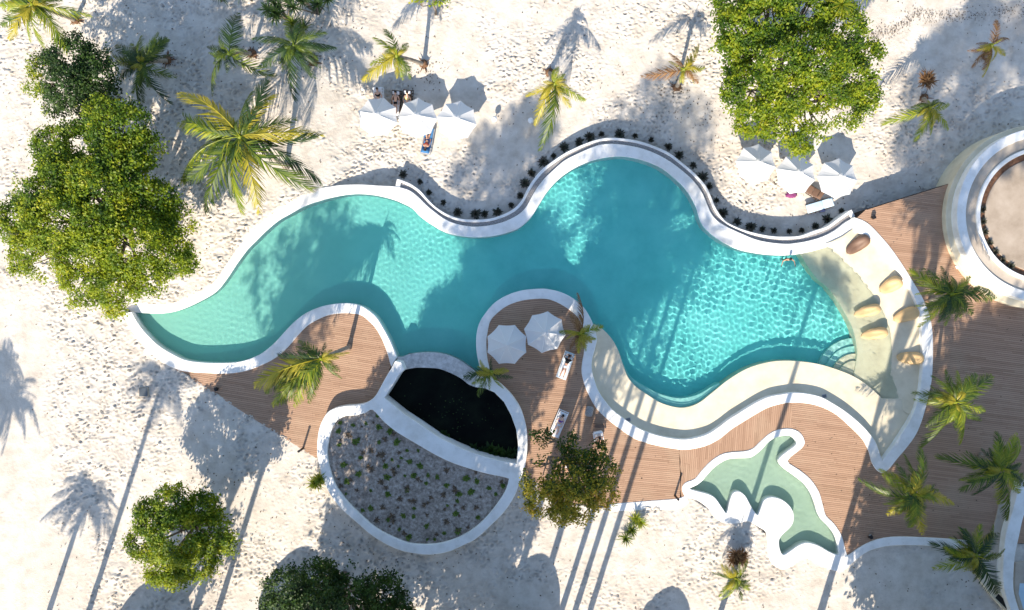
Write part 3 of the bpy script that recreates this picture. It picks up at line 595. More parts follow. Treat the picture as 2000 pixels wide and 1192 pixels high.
# ------------------------------------------------------------------ palms
_fr = {}
def frond_mesh(var, kind):
    """unit frond along +x: arched rib with leaflets on both sides; var sets arch and hang"""
    if (var, kind) in _fr: return _fr[(var, kind)]
    q = random.Random(900 + var); rise, drop, hang = [(.45, .55, .35), (.30, .55, .55), (.15, .50, .7), (.55, .95, .5), (.05, .62, .8), (.70, .75, .3)][var % 6]
    rib = lambda t: Vector((t, (.05 + .05 * (var % 3)) * (t * t - .4 * t) * (-1) ** var, rise * t - drop * t * t))
    pts = [rib(i / 10) for i in range(11)]
    V, F = tube(pts, [.014 * (1 - .8 * i / 10) for i in range(11)], 4)
    n = 50
    for i in range(n):
        t = .10 + .88 * i / (n - 1); p = rib(t); fwd = (rib(t + .02) - rib(t - .02)).normalized()
        ln = .36 * math.sin(math.pi * (.16 + .78 * t)) ** .8 * q.uniform(.82, 1.12)
        for s in (-1, 1):
            if q.random() < .10 or .32 < (t * 2.7 + var * .31) % 1 < .40: continue
            sw = .55 + .5 * t + q.uniform(-.12, .12)
            side = Vector((0, s, 0)); d = (side * math.cos(sw) + fwd * math.sin(sw)).normalized()
            h1 = Vector((0, 0, -hang * .35)); h2 = Vector((0, 0, -hang * 1.1))
            m_ = p + (d + h1).normalized() * ln * .5; e = m_ + (d + h2 + Vector((q.uniform(-.15, .15), 0, 0))).normalized() * ln * .55
            w = fwd * q.uniform(.009, .0135); b = len(V)
            V += [p - w, p + w, m_ + w * 1.1, m_ - w * 1.1, e + w * .15, e - w * .15]
            F += [(b, b + 1, b + 2, b + 3), (b + 3, b + 2, b + 4, b + 5)]
    m = bpy.data.meshes.new('frond'); m.from_pydata([tuple(a) for a in V], [], F); m.materials.append(M['fronds'][kind])
    _fr[(var, kind)] = m; return m
def palm(label, crown, zc, base, tips, kinds, seed, group='coconut palms on the sand and decks', r=.14, boot=True, ground=True, extra=7):
    q = random.Random(seed); cw = P(crown[0], crown[1], zc); bw = G(*base) if ground else P(base[0], base[1], 0)
    root = empty('palm_tree', bw); tag(root, label, 'palm tree', group)
    n = 12; pts = []
    for i in range(n + 1):
        t = i / n; p = bw.lerp(cw, t); k = math.sin(math.pi * t) * .10 * (cw - bw).length
        pts.append(p - bw + Vector((0, 0, 1)) * k * .35 + Vector((0, 0, -.06 if i == 0 else 0)))
    rad = [r * (1.55 if i == 0 else 1.1 - .35 * i / n) * (1 + .06 * (-1) ** i) for i in range(n + 1)]
    mesh('trunk', *tube(pts, rad, 9), M['palmtrunk'], root, True)
    if boot:
        sp = []
        for i in range(16):
            a = q.uniform(0, 6.28); l = q.uniform(.3, .75); d = Vector((math.cos(a), math.sin(a), q.uniform(.05, .7))).normalized()
            sp.append(tube([d * .05, d * l * .6, d * l + Vector((0, 0, -.1))], [.06, .04, .012], 4))
        mesh('fibre_boot', *join(blob((0, 0, .12), (r * 2.2, r * 2.2, .3), 2, .15, seed), *sp), M['boot'], root)
    top = cw - bw
    allt = [(t, 0) for t in tips]
    if zc > 3.3: extra += 14
    for i in range(extra):
        a = q.uniform(0, 6.28); L = q.uniform(20, 44) * (1.5 if zc > 3 else 1); allt.append(((crown[0] + L * math.cos(a), crown[1] + L * math.sin(a)), 1))
    for i, ((tx, ty), up) in enumerate(allt):
        var = q.choice((5, 3, 4)) if up else q.choice((0, 1, 2, 3, 3, 4)); v = P(tx, ty, zc - .3) - P(crown[0], crown[1], zc - .3); L = max(.5, math.hypot(v.x, v.y)) * 1.04
        kd = kinds[q.randrange(len(kinds))]
        s = max(L, 1.5); zs = s * (.75 + .2 * q.random())
        inst(frond_mesh(var, kd), 'frond', root, top + Vector((0, 0, .05)), (q.uniform(-.75, .75), 0, math.atan2(v.y, v.x) + q.uniform(-.06, .06)), (L, max(1.0, L) * q.uniform(.55, .95) * (.7 if L > 3.5 else 1), zs))
    for i in range(4):                        # young upright leaves at the heart
        a = q.uniform(0, 6.28); L = q.uniform(.7, 1.25)
        inst(frond_mesh(5, 'gold' if kinds[-1] != 'dark' else 'green'), 'frond', root, top + Vector((0, 0, .08)), (q.uniform(-.6, .6), 0, a), (L, L * .8, L * 1.5))
    mesh('crown_shaft', *join(blob(top + Vector((0, 0, -.05)), (r * 1.6, r * 1.6, .3), 1, .1, seed), tube([top, top + Vector((.06, .04, .5)), top + Vector((.1, .1, 1.0))], [.05, .035, .008], 5)), M['fronds']['lime' if 'lime' in kinds or 'gold' in kinds else 'green'], root)
    return root
z10 = lambda l, ox, oy, s: [(ox + x / s, oy + y / s) for x, y in l]
palm('largest palm, wide star of yellow green fronds above the pool\'s left end', (470,268), 5.2, (560,325),
     z10([(190,110),(60,330),(100,470),(30,780),(210,960),(270,1140),(530,1060),(660,1180),(860,1150),(1240,1040),(1360,850),(1300,640),(1350,500),(1130,370),(920,50),(600,130),(330,170),(880,120)], 320, 150, 4.585), ['green', 'lime', 'gold', 'green', 'dark'], 1, r=.16, boot=False)
palm('yellow green palm cut by the top left corner', (65,10), 5.5, (148,40), [(5,55),(0,15),(20,75),(78,88),(50,45),(132,84),(150,15),(100,45),(45,-60),(110,-50),(0,-30)], ['lime', 'gold', 'green'], 2)
palm('dark green palm touching the small dark round tree', (278,125), 3.6, (328,118), [(212,115),(255,82),(238,192),(265,188),(306,202),(222,152),(285,90),(290,165),(235,95)], ['dark', 'green'], 3)
palm('sparse palm with one tall upright frond near the top edge', (448,105), 3.0, (493,105), [(455,18),(395,85),(405,112),(398,168),(512,162),(455,132),(418,72)], ['green', 'dark'], 4, extra=2)
palm('dark green palm under the spiky clump at the top', (575,90), 3.6, (612,122), [(498,58),(503,124),(550,182),(648,82),(560,42),(592,50),(618,108),(540,100)], ['green', 'dark'], 5, extra=2)
palm('small yellow palm left of the first three parasols', (775,110), 2.6, (828,126), [(706,150),(722,122),(733,68),(757,58),(795,85),(802,148),(775,150),(750,95)], ['gold', 'lime', 'green'], 6)
palm('yellow green palm with fronds hanging down toward the pool wall', (1083,165), 2.4, (1073,142), [(1040,228),(1033,190),(1075,282),(1112,208),(1142,192),(1088,210),(1058,172)], ['lime', 'gold', 'green'], 7)
palm('thin young palm between the pool bay and the big right tree', (1335,137), 1.6, (1321,172), [(1262,152),(1386,98),(1308,120),(1378,135),(1345,112),(1328,158),(1362,152)], ['gold', 'lime', 'dead'], 8, extra=2)
palm('withered orange palm in the top right corner', (1935,90), 1.6, (1926,112), [(1952,42),(1972,65),(1903,105),(1898,122),(1945,138),(1918,78),(1925,134)], ['dead', 'gold', 'dead'], 9, extra=2)
palm('small lime palm right of the big right tree', (1815,212), 1.8, (1803,192), [(1742,247),(1800,272),(1855,248),(1862,210),(1798,198),(1778,220),(1836,252)], ['lime', 'green'], 10)
palm('palm on the left deck with fronds swept to the lower left', (628,700), 5.0, (682,678), [(500,752),(520,735),(528,782),(560,792),(590,786),(508,770),(545,700),(585,668),(632,672),(652,716),(602,752),(560,710),(530,760),(575,775),(505,742),(612,772),(545,740),(575,735),(540,775),(515,760),(550,785),(535,725),(565,760),(590,740),(610,690)], ['green', 'lime', 'green', 'dark', 'gold'], 11, ground=False, boot=False, extra=-8)
palm('young palm drooping over the pond wall beside the deck parasols', (960,728), 1.9, (972,735), [(908,735),(922,748),(928,768),(950,758),(968,762),(998,745),(985,722),(935,714)], ['green', 'dark', 'lime'], 12, ground=False, boot=False, extra=2)
palm('young yellow palm beside the two deck parasols', (1132,652), 2.0, (1140,660), [(1160,588),(1093,638),(1178,640),(1130,694),(1110,678),(1152,682),(1164,662),(1105,655),(1125,620)], ['gold', 'lime', 'dead'], 13, ground=False, boot=False)
palm('palm on the deck right of the bean bags, below the round terrace', (1858,575), 4.2, (1818,585), [(1784,536),(1798,602),(1815,637),(1850,628),(1880,622),(1968,575),(1908,548),(1865,540),(1882,600),(1828,592),(1930,560)], ['green', 'lime', 'dark'], 14, ground=False, boot=False)
palm('palm standing alone on the deck right of the pool', (1865,785), 4.2, (1822,765), [(1838,733),(1818,765),(1813,825),(1820,878),(1870,842),(1918,854),(1925,800),(1918,832),(1940,738),(1892,733),(1848,832)], ['green', 'lime', 'green'], 15, ground=False, boot=False)
palm('palm beside the lower right tip of the pool', (1785,965), 4.2, (1752,938), [(1802,882),(1763,913),(1692,970),(1728,943),(1738,1002),(1775,1028),(1800,1052),(1812,1002),(1868,975),(1832,958)], ['green', 'lime', 'gold'], 16, ground=False, boot=False)
palm('dark palm by the right edge near the ramp', (1955,915), 4.0, (1915,890), [(1853,900),(1883,952),(1955,850),(1992,848),(1935,878),(1938,978),(1965,992),(2012,900),(2012,950),(1985,1022)], ['green', 'lime', 'dark', 'lime'], 17, ground=False, boot=False)
palm('dark palm at the end of the low wall, bottom right', (1905,1085), 3.4, (1895,1062), [(1828,1066),(1836,1112),(1880,1122),(1952,1158),(1968,1058),(1910,1028),(1928,1058),(1962,1102),(1880,1048)], ['dark', 'green', 'lime'], 18, ground=False, boot=False)
palm('small palm with a dry skirt on the sand below the dolphin pool', (1435,1128), 1.8, (1438,1092), [(1398,1130),(1408,1168),(1425,1178),(1450,1172),(1468,1152),(1466,1128),(1440,1150)], ['green', 'lime'], 19)
for k, (bx, by, z) in enumerate([(1390,1250,17),(1090,1300,19),(1060,1310,18),(150,1265,13),(60,1300,8),(385,1320,20),(-120,1030,8),(-95,1130,8.5),(1700,1290,15),(2060,760,8),(1110,1330,21)]):
    b = P(bx, by, 0); q = random.Random(60 + k); tp = Vector((b.x + .4, b.y + .3, z)); kx = FPX / (H - z)
    cpx = (1000 + tp.x * kx, 596 - tp.y * kx); R_ = 2.4 * kx
    palm('tall coconut palm standing just outside the picture', cpx, z, (bx, by), [(cpx[0] + R_ * math.cos(i * .52 + q.random() * .4), cpx[1] + R_ * math.sin(i * .52 + q.random() * .4)) for i in range(12)], ['green', 'dark'], 60 + k, group='tall palms outside the picture', ground=False, boot=False, r=.19)

# spiky pandanus clumps
def spiky(label, px, py, z, R_, n, kind, seed, group=None, name='pandanus'):
    q = random.Random(seed); b = G(px, py) if z is None else P(px, py, 0); root = empty(name, b); tag(root, label, 'plant', group)
    heads = []
    for i in range(n):
        a = q.uniform(0, 6.28); d = R_ * (q.random() ** .5); h = Vector((d * math.cos(a), d * math.sin(a), (z or .3) * q.uniform(.8, 1.2))); heads.append(h)
    parts = [tube([(0, 0, -.05), h * .55 + Vector((0, 0, .05)), h], [.07, .05, .04], 5) for h in heads]
    mesh('stem', *join(*parts), M['bark'], root)
    for h in heads:
        V = []; F = []
        for i in range(46):
            a = i * 2.4 + q.uniform(-.2, .2); el = q.uniform(.05, 1.15); L = q.uniform(.45, .85) * (1.3 if name == 'pandanus' else 1); d = Vector((math.cos(a) * math.cos(el), math.sin(a) * math.cos(el), math.sin(el)))
            s = Vector((-math.sin(a), math.cos(a), 0)) * .028; m_ = d * L * .6; e = d * L + Vector((0, 0, -.22 * L)); k = len(V)
            V += [s + h, h - s, h + m_ - s * .9, h + m_ + s * .9, h + e]; F += [(k, k + 1, k + 2, k + 3), (k + 3, k + 2, k + 4)]
        mesh('leaf_rosette', V, F, M['fronds'][kind], root)
for k, (x, y, z, r_, n, kd, lb) in enumerate([(562,38,1.6,.9,7,'dark','dark spiky pandanus, left one of the clump at the top'), (622,28,1.8,1.2,10,'dark','dark spiky pandanus with an orange base, right one of the clump at the top'), (590,64,1.0,.5,3,'green','low spiky plant in front of the dark pandanus clump'), (432,2,1.2,.4,2,'dark','small dark spiky plant cut by the top edge, left of the tall frond'), (492,2,1.2,.4,2,'dark','small dark spiky plant cut by the top edge, right of the tall frond'), (1560,70,6.4,1.1,7,'lime','pale spiky pandanus growing through the big bright green tree')]):
    spiky(lb, x, y, z, r_, n, kd, 300 + k)
spiky('low green shrub on the sand under the low white wall', 1248, 1014, .25, .3, 2, 'lime', 311, name='shrub')
spiky('low green shrub with a dry side on the sand, further from the low wall', 1226, 1042, .25, .4, 2, 'green', 312, name='shrub')
spiky('dry brown grass tuft round the foot of the palm below the dolphin pool', 1440, 1083, .5, .55, 6, 'dead', 313, name='grass_tuft')
spiky('leafy climber leaning over the left side of the round bed', 628, 935, .7, .45, 4, 'lime', 314, name='shrub')
spiky('dark dry stump with leaves right of the big right tree', 1803, 165, .5, .5, 4, 'dead', 315, name='stump')

def ordinal(n):
    u = ['', 'first', 'second', 'third', 'fourth', 'fifth', 'sixth', 'seventh', 'eighth', 'ninth', 'tenth', 'eleventh', 'twelfth', 'thirteenth', 'fourteenth', 'fifteenth', 'sixteenth', 'seventeenth', 'eighteenth', 'nineteenth']
    if n < 20: return u[n]
    return ('twentieth' if n == 20 else 'thirtieth' if n == 30 else ('twenty-' if n < 30 else 'thirty-') + u[n % 10])
# rosette plants at the foot of the curved wall
def rosette_mesh(seed, n, L, w, m, up=.5):
    q = random.Random(seed); V = []; F = []
    for i in range(n):
        a = i * 2.4; el = q.uniform(.1, up * 2); l = L * q.uniform(.7, 1.15); d = Vector((math.cos(a) * math.cos(el), math.sin(a) * math.cos(el), math.sin(el))); s = Vector((-math.sin(a), math.cos(a), 0)) * w
        k = len(V); m_ = d * l * .5; e = d * l + Vector((0, 0, -.15 * l)); V += [s * .4, -s * .4, m_ - s, m_ + s, e]; F += [(k, k + 1, k + 2, k + 3), (k + 3, k + 2, k + 4)]
    me = bpy.data.meshes.new('rosette'); me.from_pydata([tuple(a) for a in V], [], F); me.materials.append(m); return me
rm = [rosette_mesh(i, 60, .34, .055, M['rosette'], .75) for i in range(4)]
wallpl = [(788,345),(820,359),(842,379),(867,398),(893,416),(925,422),(950,422),(974,417),(998,405),(1015,385),(1026,362),(1040,341),(1060,320),(1082,307),(1105,291),(1128,281),(1151,271),(1175,265),(1208,264),(1241,268),(1274,278),(1308,291),(1329,306),(1351,325),(1373,348),(1387,368),(1398,395),(1412,420),(1438,436),(1462,445),(1489,451),(1514,455),(1542,456),(1568,453),(1591,446),(1616,433),(1643,415)]
for i, (x, y) in enumerate(wallpl):
    o = inst(rm[i % 4], 'rosette_plant', None, G(x + random.uniform(-4, 4), y - 2 + random.uniform(-2, 1)) + Vector((0, 0, .02)), (0, 0, i * 1.3), (random.uniform(.8, 1.6),) * 2 + (random.uniform(.8, 1.2),))
    tag(o, ordinal(i + 1) + ' dark rosette plant from the left along the foot of the curved wall', 'plant', 'rosette plants along the curved wall')
# seedlings in the round gravel bed
sm_ = [rosette_mesh(40 + i, 15, .36, .075, M['seedling'], .5) for i in range(4)]
q = random.Random(88); sp = z10([(275,85),(410,55),(455,190),(310,250),(720,210),(800,195),(775,265),(870,225),(945,130),(960,262),(665,265),(440,330),(335,395),(680,355),(905,340),(830,345),(1030,340),(1105,355),(1010,410),(850,470),(685,505),(540,470),(330,500),(540,620),(470,640),(690,715),(910,620),(905,690),(820,680),(1015,770),(1165,830),(1280,815),(860,865),(1020,885),(1085,885),(1260,665),(1190,600),(1275,560),(1450,700),(1350,365),(1445,390),(1545,450),(1600,500),(1390,480),(1185,430),(760,60),(850,130),(610,60),(780,800),(1290,500),(1660,430)], 600, 850, 4.348) + [(665,826),(690,830),(715,827),(738,812),(662,842),(740,835),(762,842),(700,858)]
for i, (x, y) in enumerate(sp):
    s = q.uniform(.4, .95); o = inst(sm_[i % 4], 'seedling', None, P(x, y, PZ - .215), (0, 0, q.uniform(0, 6)), (s, s, s))
    tag(o, 'small green seedling planted in the round gravel bed', 'plant', 'seedlings in the round gravel bed')
dm = [rosette_mesh(140 + i, 11, .24, .03, M['litter'], .5) for i in range(3)]
for i in range(60):
    while True:
        x, y = q.uniform(640, 995), q.uniform(805, 1060)
        if inside(np.array([x]), np.array([y]), [(a + (815 - a) * .06, b_ + (940 - b_) * .06) for a, b_ in plant_in])[0]: break
    s = q.uniform(.6, 1.5); o = inst(dm[i % 3], 'dry_tuft', None, P(x, y, PZ - .215), (0, 0, q.uniform(0, 6)), (s, s, s))
    tag(o, 'small dry brown tuft in the round gravel bed', 'plant', 'dry tufts in the round gravel bed')
# water plants at the edge of the dark pond
for i, (x, y, s) in enumerate([(925,876,1.2),(940,884,1.6),(958,880,1.8),(975,885,1.7),(990,892,1.6),(1000,885,1.3),(866,846,.9),(872,852,.8)]):
    o = inst(rosette_mesh(70 + i, 40, .42, .06, M['leafdark'], .6), 'water_plant', None, P(x, y, -.85), (0, 0, i), (s, s, s))
    tag(o, 'leafy dark water plant in the dark pond, ' + ordinal([3, 4, 5, 6, 7, 8, 1, 2][i]) + ' from the left', 'plant', 'plants in the dark pond')
V, F = leaf_cloud(np.array([P(rng.normal(895, 55), rng.normal(815, 32), -.885) for _ in range(80)]), np.tile([[0., 0., 1.]], (80, 1)), .10, rng, 0)
kp = np.array([inside(np.array([1000 + v[0] * FPX / (H + .9)]), np.array([596 - v[1] * FPX / (H + .9)]), pond_in)[0] for v in V.reshape(-1, 4, 3).mean(1)])
V = V.reshape(-1, 4, 3)[kp].reshape(-1, 3); tag(npmesh('floating_leaves', V, np.arange(len(V)).reshape(-1, 4), M['leafdark']), 'dark leaves floating on the black pond', 'leaves', kind='stuff')
# dark shrubs in the soil ring of the round terrace
for i, a in enumerate((3.05, 3.25, 3.42, 3.62, 3.8, 3.98, 4.15)):
    r_ = 118 * kpx; o = inst(rm[i % 4], 'rosette_plant', None, Vector((c1.x + r_ * math.cos(a), c1.y + r_ * math.sin(a), .87)), (0, 0, i), (1, 1, 1))
    tag(o, ordinal(i + 1) + ' small dark plant from the top in the soil ring of the terrace', 'plant', 'plants on the round terrace')

# a few leaves blown onto the decks
q = np.random.default_rng(23); dx_ = q.uniform(1000, 2000, 420); dy_ = q.uniform(420, 1070, 420)
ok = (inside(dx_, dy_, mid_loop) | inside(dx_, dy_, rt_loop)) & (np.hypot(dx_ - 2040, dy_ - 420) > 205)
pts = np.array([P(a, b_, .012) for a, b_ in zip(dx_[ok], dy_[ok])]); V, F = leaf_cloud(pts, np.tile([[0., 0., 1.]], (len(pts), 1)), .11, q, 0)
tag(npmesh('fallen_leaves', V, F, M['litter']), 'dry leaves blown onto the timber decks', 'leaf litter', kind='stuff')
# leaf litter on the sand, and the dark tide line of debris in the top right corner
q = np.random.default_rng(17); N = 2600
lx = q.uniform(-37, 37, N); ly = q.uniform(-23, 23, N); ppx = 1000 + lx * FPX / H; ppy = 596 - ly * FPX / H
ok = ~inside(ppx, ppy, platform) & ~((ppx < 90) & (ppy > 560)) & ~inside(ppx, ppy, [(x + (x > 1000) * 6, y) for x, y in wallpl] + [(1662,470),(776,380)])
lx, ly = lx[ok], ly[ok]
for tx_, ty_, sd_, n_ in ((230,430,4.2,420),(150,150,2.4,200),(1500,190,4.2,420),(400,1000,2.2,200),(700,1110,3.0,200),(330,120,.9,50),(495,105,.9,50),(612,122,.9,50),(828,126,.8,60),(1073,142,.8,60),(1321,172,.7,50)):
    c_ = P(tx_, ty_, 0); ex = q.normal(c_.x, sd_, n_); ey = q.normal(c_.y, sd_, n_); k_ = ~inside(1000 + ex * FPX / H, 596 - ey * FPX / H, platform); lx = np.r_[lx, ex[k_]]; ly = np.r_[ly, ey[k_]]
tx = np.concatenate([np.interp(q.uniform(0, 1, 900), [0, .25, .45, .7, 1], a) for a in ([1700, 1760, 1800, 1880, 2010],)]); 
ty = np.interp(tx, [1700, 1740, 1790, 1830, 1900, 2010], [72, 62, 26, 34, 28, 20]) + q.normal(0, 8, len(tx))
lx = np.r_[lx, (tx - 1000) * (H - GZ) / FPX]; ly = np.r_[ly, (596 - ty) * (H - GZ) / FPX]
lz = base_z(lx, ly) + .06; nn = np.stack([q.normal(0, .3, len(lx)), q.normal(0, .3, len(lx)), np.ones(len(lx))], 1); nn /= np.linalg.norm(nn, axis=1, keepdims=True)
V, F = leaf_cloud(np.stack([lx, ly, lz], 1), nn, np.where(np.arange(len(lx)) < len(lx) - 900, .12, .08), q)
tag(npmesh('leaf_litter', V, F, M['litter']), 'dry leaves and debris scattered over the sand', 'leaf litter', kind='stuff')

# ------------------------------------------------------------------ thatched huts below the frame (their pointed shadows fall on the sand)
def hut(px, py, R_, h, label):
    b = P(px, py, 0); root = empty('thatched_hut', b); tag(root, label, 'hut', 'thatched huts below the picture')
    V = []; F = []; n = 28; prof = [(1.0, .38), (.93, .52), (.80, .68), (.60, .82), (.36, .93), (.14, .985), (.01, 1.0)]
    for r, z in prof:
        for i in range(n): a = 2 * math.pi * i / n; V.append((R_ * r * math.cos(a), R_ * r * math.sin(a), h * z))
    for k in range(len(prof) - 1):
        for i in range(n): F.append((k * n + i, k * n + (i + 1) % n, (k + 1) * n + (i + 1) % n, (k + 1) * n + i))
    mesh('roof', V, F, M['thatch'], root, True)
    mesh('wall', *tube([(0, 0, -.2), (0, 0, h * .45)], R_ * .78, 24), M['plaster'], root)
for k, a in enumerate([(1000,1285,2.4,4.8),(1265,1330,2.2,4.4),(545,1260,2.3,4.6),(270,1330,3.0,4.6)]):
    hut(*a, 'thatched hut with a pointed roof below the picture')

# ------------------------------------------------------------------ parasols
pm = bpy.data.meshes.new('canopy_panel')
def panel_mesh(Rr, rise):
    a0, a1 = -math.pi / 8, math.pi / 8; V = []; F = []; n = 6
    for i in range(n + 1):
        t = i / n; z = rise * (1 - t) - .05 * math.sin(math.pi * t)
        for j in range(5):
            u = j / 4; a = a0 + (a1 - a0) * u; rr = Rr * t * math.cos(math.pi / 8) / math.cos(a) * (1 - .035 * math.sin(math.pi * u) * t)
            V.append((rr * math.cos(a), rr * math.sin(a), z - .07 * math.sin(math.pi * u) * t * (1 if t < 1 else .6)))
    for i in range(n):
        for j in range(4): q_ = i * 5 + j; F.append((q_, q_ + 5, q_ + 6, q_ + 1))
    pm.from_pydata(V, [], F); pm.materials.append(M['fabric'])
panel_mesh(1.42, .90)
def parasol(px, py, ground, rz, label, hr=1.62):
    g = G(px, py).z if ground else 0.0; c_ = P(px, py, g + hr); root = empty('parasol', (c_.x, c_.y, g), rz); tag(root, label, 'parasol', 'white octagonal parasols')
    mesh('pole', *tube([(0, 0, 0), (0, 0, hr + .88)], .028, 8), M['metal'], root)
    mesh('base_plate', *join(rbox((0, 0, .05), (.6, .6, .1), .03), tube([(0, 0, .1), (0, 0, .4)], .045, 8)), M['metal'], root)
    for i in range(8):
        a = i * math.pi / 4; inst(pm, 'canopy_panel', root, (0, 0, hr), (0, 0, a))
        b_ = a + math.pi / 8; e = Vector((math.cos(b_), math.sin(b_), 0))
        mesh('rib', *tube([Vector((0, 0, hr + .878)), e * .7 + Vector((0, 0, hr + .41)), e * 1.40 + Vector((0, 0, hr - .015))], .011, 5), M['whitepaint'], root)
    V, F = tube([(0, 0, hr + .79), (0, 0, hr + .92)], [.26, .02], 8); mesh('vent_cap', V, F, M['fabric'], root)
    mesh('finial', *blob((0, 0, hr + .95), (.035, .035, .06), 1), M['whitepaint'], root)
    return root
for px, py, gr, rz, lb in [(738,229,1,.1,'left parasol of the three above the pool, pale white'), (815,231,1,.35,'middle parasol of the three above the pool, beside the blue lounger'), (892,236,1,.2,'right parasol of the three above the pool'),
                           (1476,321,1,.25,'left parasol of the three under the big right tree'), (1554,341,1,.1,'middle parasol of the three under the big right tree'), (1635,349,1,.3,'right parasol of the three under the big right tree, beside the pale lounger'),
                           (990,673,0,.0,'shaded left parasol of the two on the middle deck'), (1064,649,0,.25,'sunlit right parasol of the two on the middle deck')]:
    parasol(px, py, gr, rz, lb)

# ------------------------------------------------------------------ sun loungers and chairs
def lounger(loc, rz, label, frame, cush, towel=None, back=.35, L=1.95, Wd=.68, group='sun loungers'):
    """long axis +y, head end at +y"""
    root = empty('sun_lounger', loc, rz); tag(root, label, 'sun lounger', group)
    mesh('frame', *join(rbox((-Wd / 2, 0, .27), (.05, L, .06), .012), rbox((Wd / 2, 0, .27), (.05, L, .06), .012), *[rbox((0, -L / 2 + .05 + i * (L - .1) / 9, .28), (Wd - .05, .06, .03), .008) for i in range(10)]), frame, root)
    for sx in (-1, 1):
        for sy in (-1, 1): mesh('leg', *rbox((sx * (Wd / 2 - .02), sy * (L / 2 - .18), .13), (.05, .05, .27), .01), frame, root)
    hinge = L * .12; bl = L / 2 - hinge
    mesh('seat_pad', *rbox((0, -L / 2 + (L / 2 + hinge) / 2, .345), (Wd - .06, L / 2 + hinge - .02, .08), .035, 0, 3), cush, root, True)
    V, F = rbox((0, bl / 2, 0), (Wd - .06, bl, .08), .035, 0, 3); Mx = Matrix.Translation((0, hinge, .345)) @ Matrix.Rotation(back, 4, 'X')
    bk = mesh('backrest', [Mx @ v for v in V], F, cush, root, True)
    V, F = rbox((0, bl - .16, .07), (Wd - .18, .24, .09), .04, 0, 3); mesh('pillow', [Mx @ v for v in V], F, towel or cush, bk, True)
    if towel:
        V = []; F = []; n = 12; q = random.Random(len(label))
        for i in range(n + 1):
            y = -L / 2 + .08 + i * (L / 2 + hinge - .1) / n
            for j in range(7): V.append((-.27 + j * .09 + q.uniform(-.008, .008), y, .392 + q.uniform(0, .012)))
        for i in range(n):
            for j in range(6): F.append((i * 7 + j, i * 7 + j + 1, i * 7 + j + 8, i * 7 + j + 7))
        mesh('towel', V, F, towel, root, True)
    return root
def aim(x0, y0, x1, y1): return math.atan2(-(x1 - x0), -(y1 - y0)) if False else math.atan2((596 - y1) - (596 - y0), x1 - x0) - math.pi / 2
lounger(P(1104, 713, 0), aim(1095, 737, 1112, 690), 'deck lounger with blue towel under a person, beside the deck parasols', M['whitepaint'], M['paleblue'], M['whitetowel'])
lounger(P(1091, 826, 0), aim(1081, 850, 1102, 800), 'deck lounger with a person in violet, above the rusty tree', M['whitepaint'], M['whitetowel'], M['whitetowel'], .5)
lounger(G(1597, 403), aim(1572, 410, 1622, 395), 'empty pale blue lounger on the sand below the right parasol', M['wood'], M['paleblue'], None, .12)
lounger(G(836, 278), aim(840, 255, 832, 300), 'bright blue lounger on the sand below the middle parasol', M['metal'], M['blue'], None, .4)
lounger(G(775, 205), aim(772, 220, 775, 190), 'dark wooden lounger half under the left parasol', M['wood'], M['wood'], M['whitetowel'], .7)
lounger(G(797, 204), aim(795, 220, 798, 188), 'dark wooden lounger half under the middle parasol', M['wood'], M['wood'], M['whitetowel'], .7)
lounger(G(742, 200), aim(743, 218, 740, 180), 'white lounger behind the left parasol with a person', M['whitepaint'], M['whitetowel'], None, .6)
lounger(G(1578, 372), aim(1560, 360, 1592, 380), 'brown lounger half under the middle right parasol', M['wood'], M['brown'], None, .3)
def chair(loc, rz, label, seatm):
    root = empty('deck_chair', loc, rz); tag(root, label, 'chair', 'low chairs under the rusty tree')
    mesh('seat', *rbox((0, 0, .34), (.6, .58, .12), .05, 0, 3), seatm, root, True)
    V, F = rbox((0, .30, .62), (.6, .12, .55), .05, 0, 3); mesh('backrest', V, F, seatm, root, True)
    for sx in (-1, 1):
        mesh('armrest', *rbox((sx * .31, 0, .52), (.08, .56, .06), .02), seatm, root)
        for sy in (-1, 1): mesh('leg', *tube([(sx * .26, sy * .24, 0), (sx * .25, sy * .22, .3)], .022, 6), M['wood'], root)
    return root
chair(P(1167, 850, 0), R(10), 'white chair with a seated person, right of the rusty tree top', M['whitetowel'])
chair(P(1114, 905, 0), R(-10), 'white chair half hidden under the rusty tree', M['whitetowel'])
o = mesh('round_pouf', *rbox((0, 0, .22), (.55, .75, .42), .2, 0, 4), M['gravel'], None, True); o.location = P(1150, 803, 0); o.rotation_euler = (0, 0, R(-12)); tag(o, 'rounded grey pouf on the middle deck beside the pool ledge', 'pouf')
q = random.Random(4)
tb = empty('side_table', P(1168, 830, 0), R(-3)); tag(tb, 'narrow wooden side table behind the white chair on the deck', 'table')
mesh('table_top', *rbox((0, 0, .45), (.75, .2, .04), .01), M['brown'], tb)
for sx in (-1, 1): mesh('leg', *rbox((sx * .3, 0, .215), (.04, .16, .43), .01), M['wood'], tb)

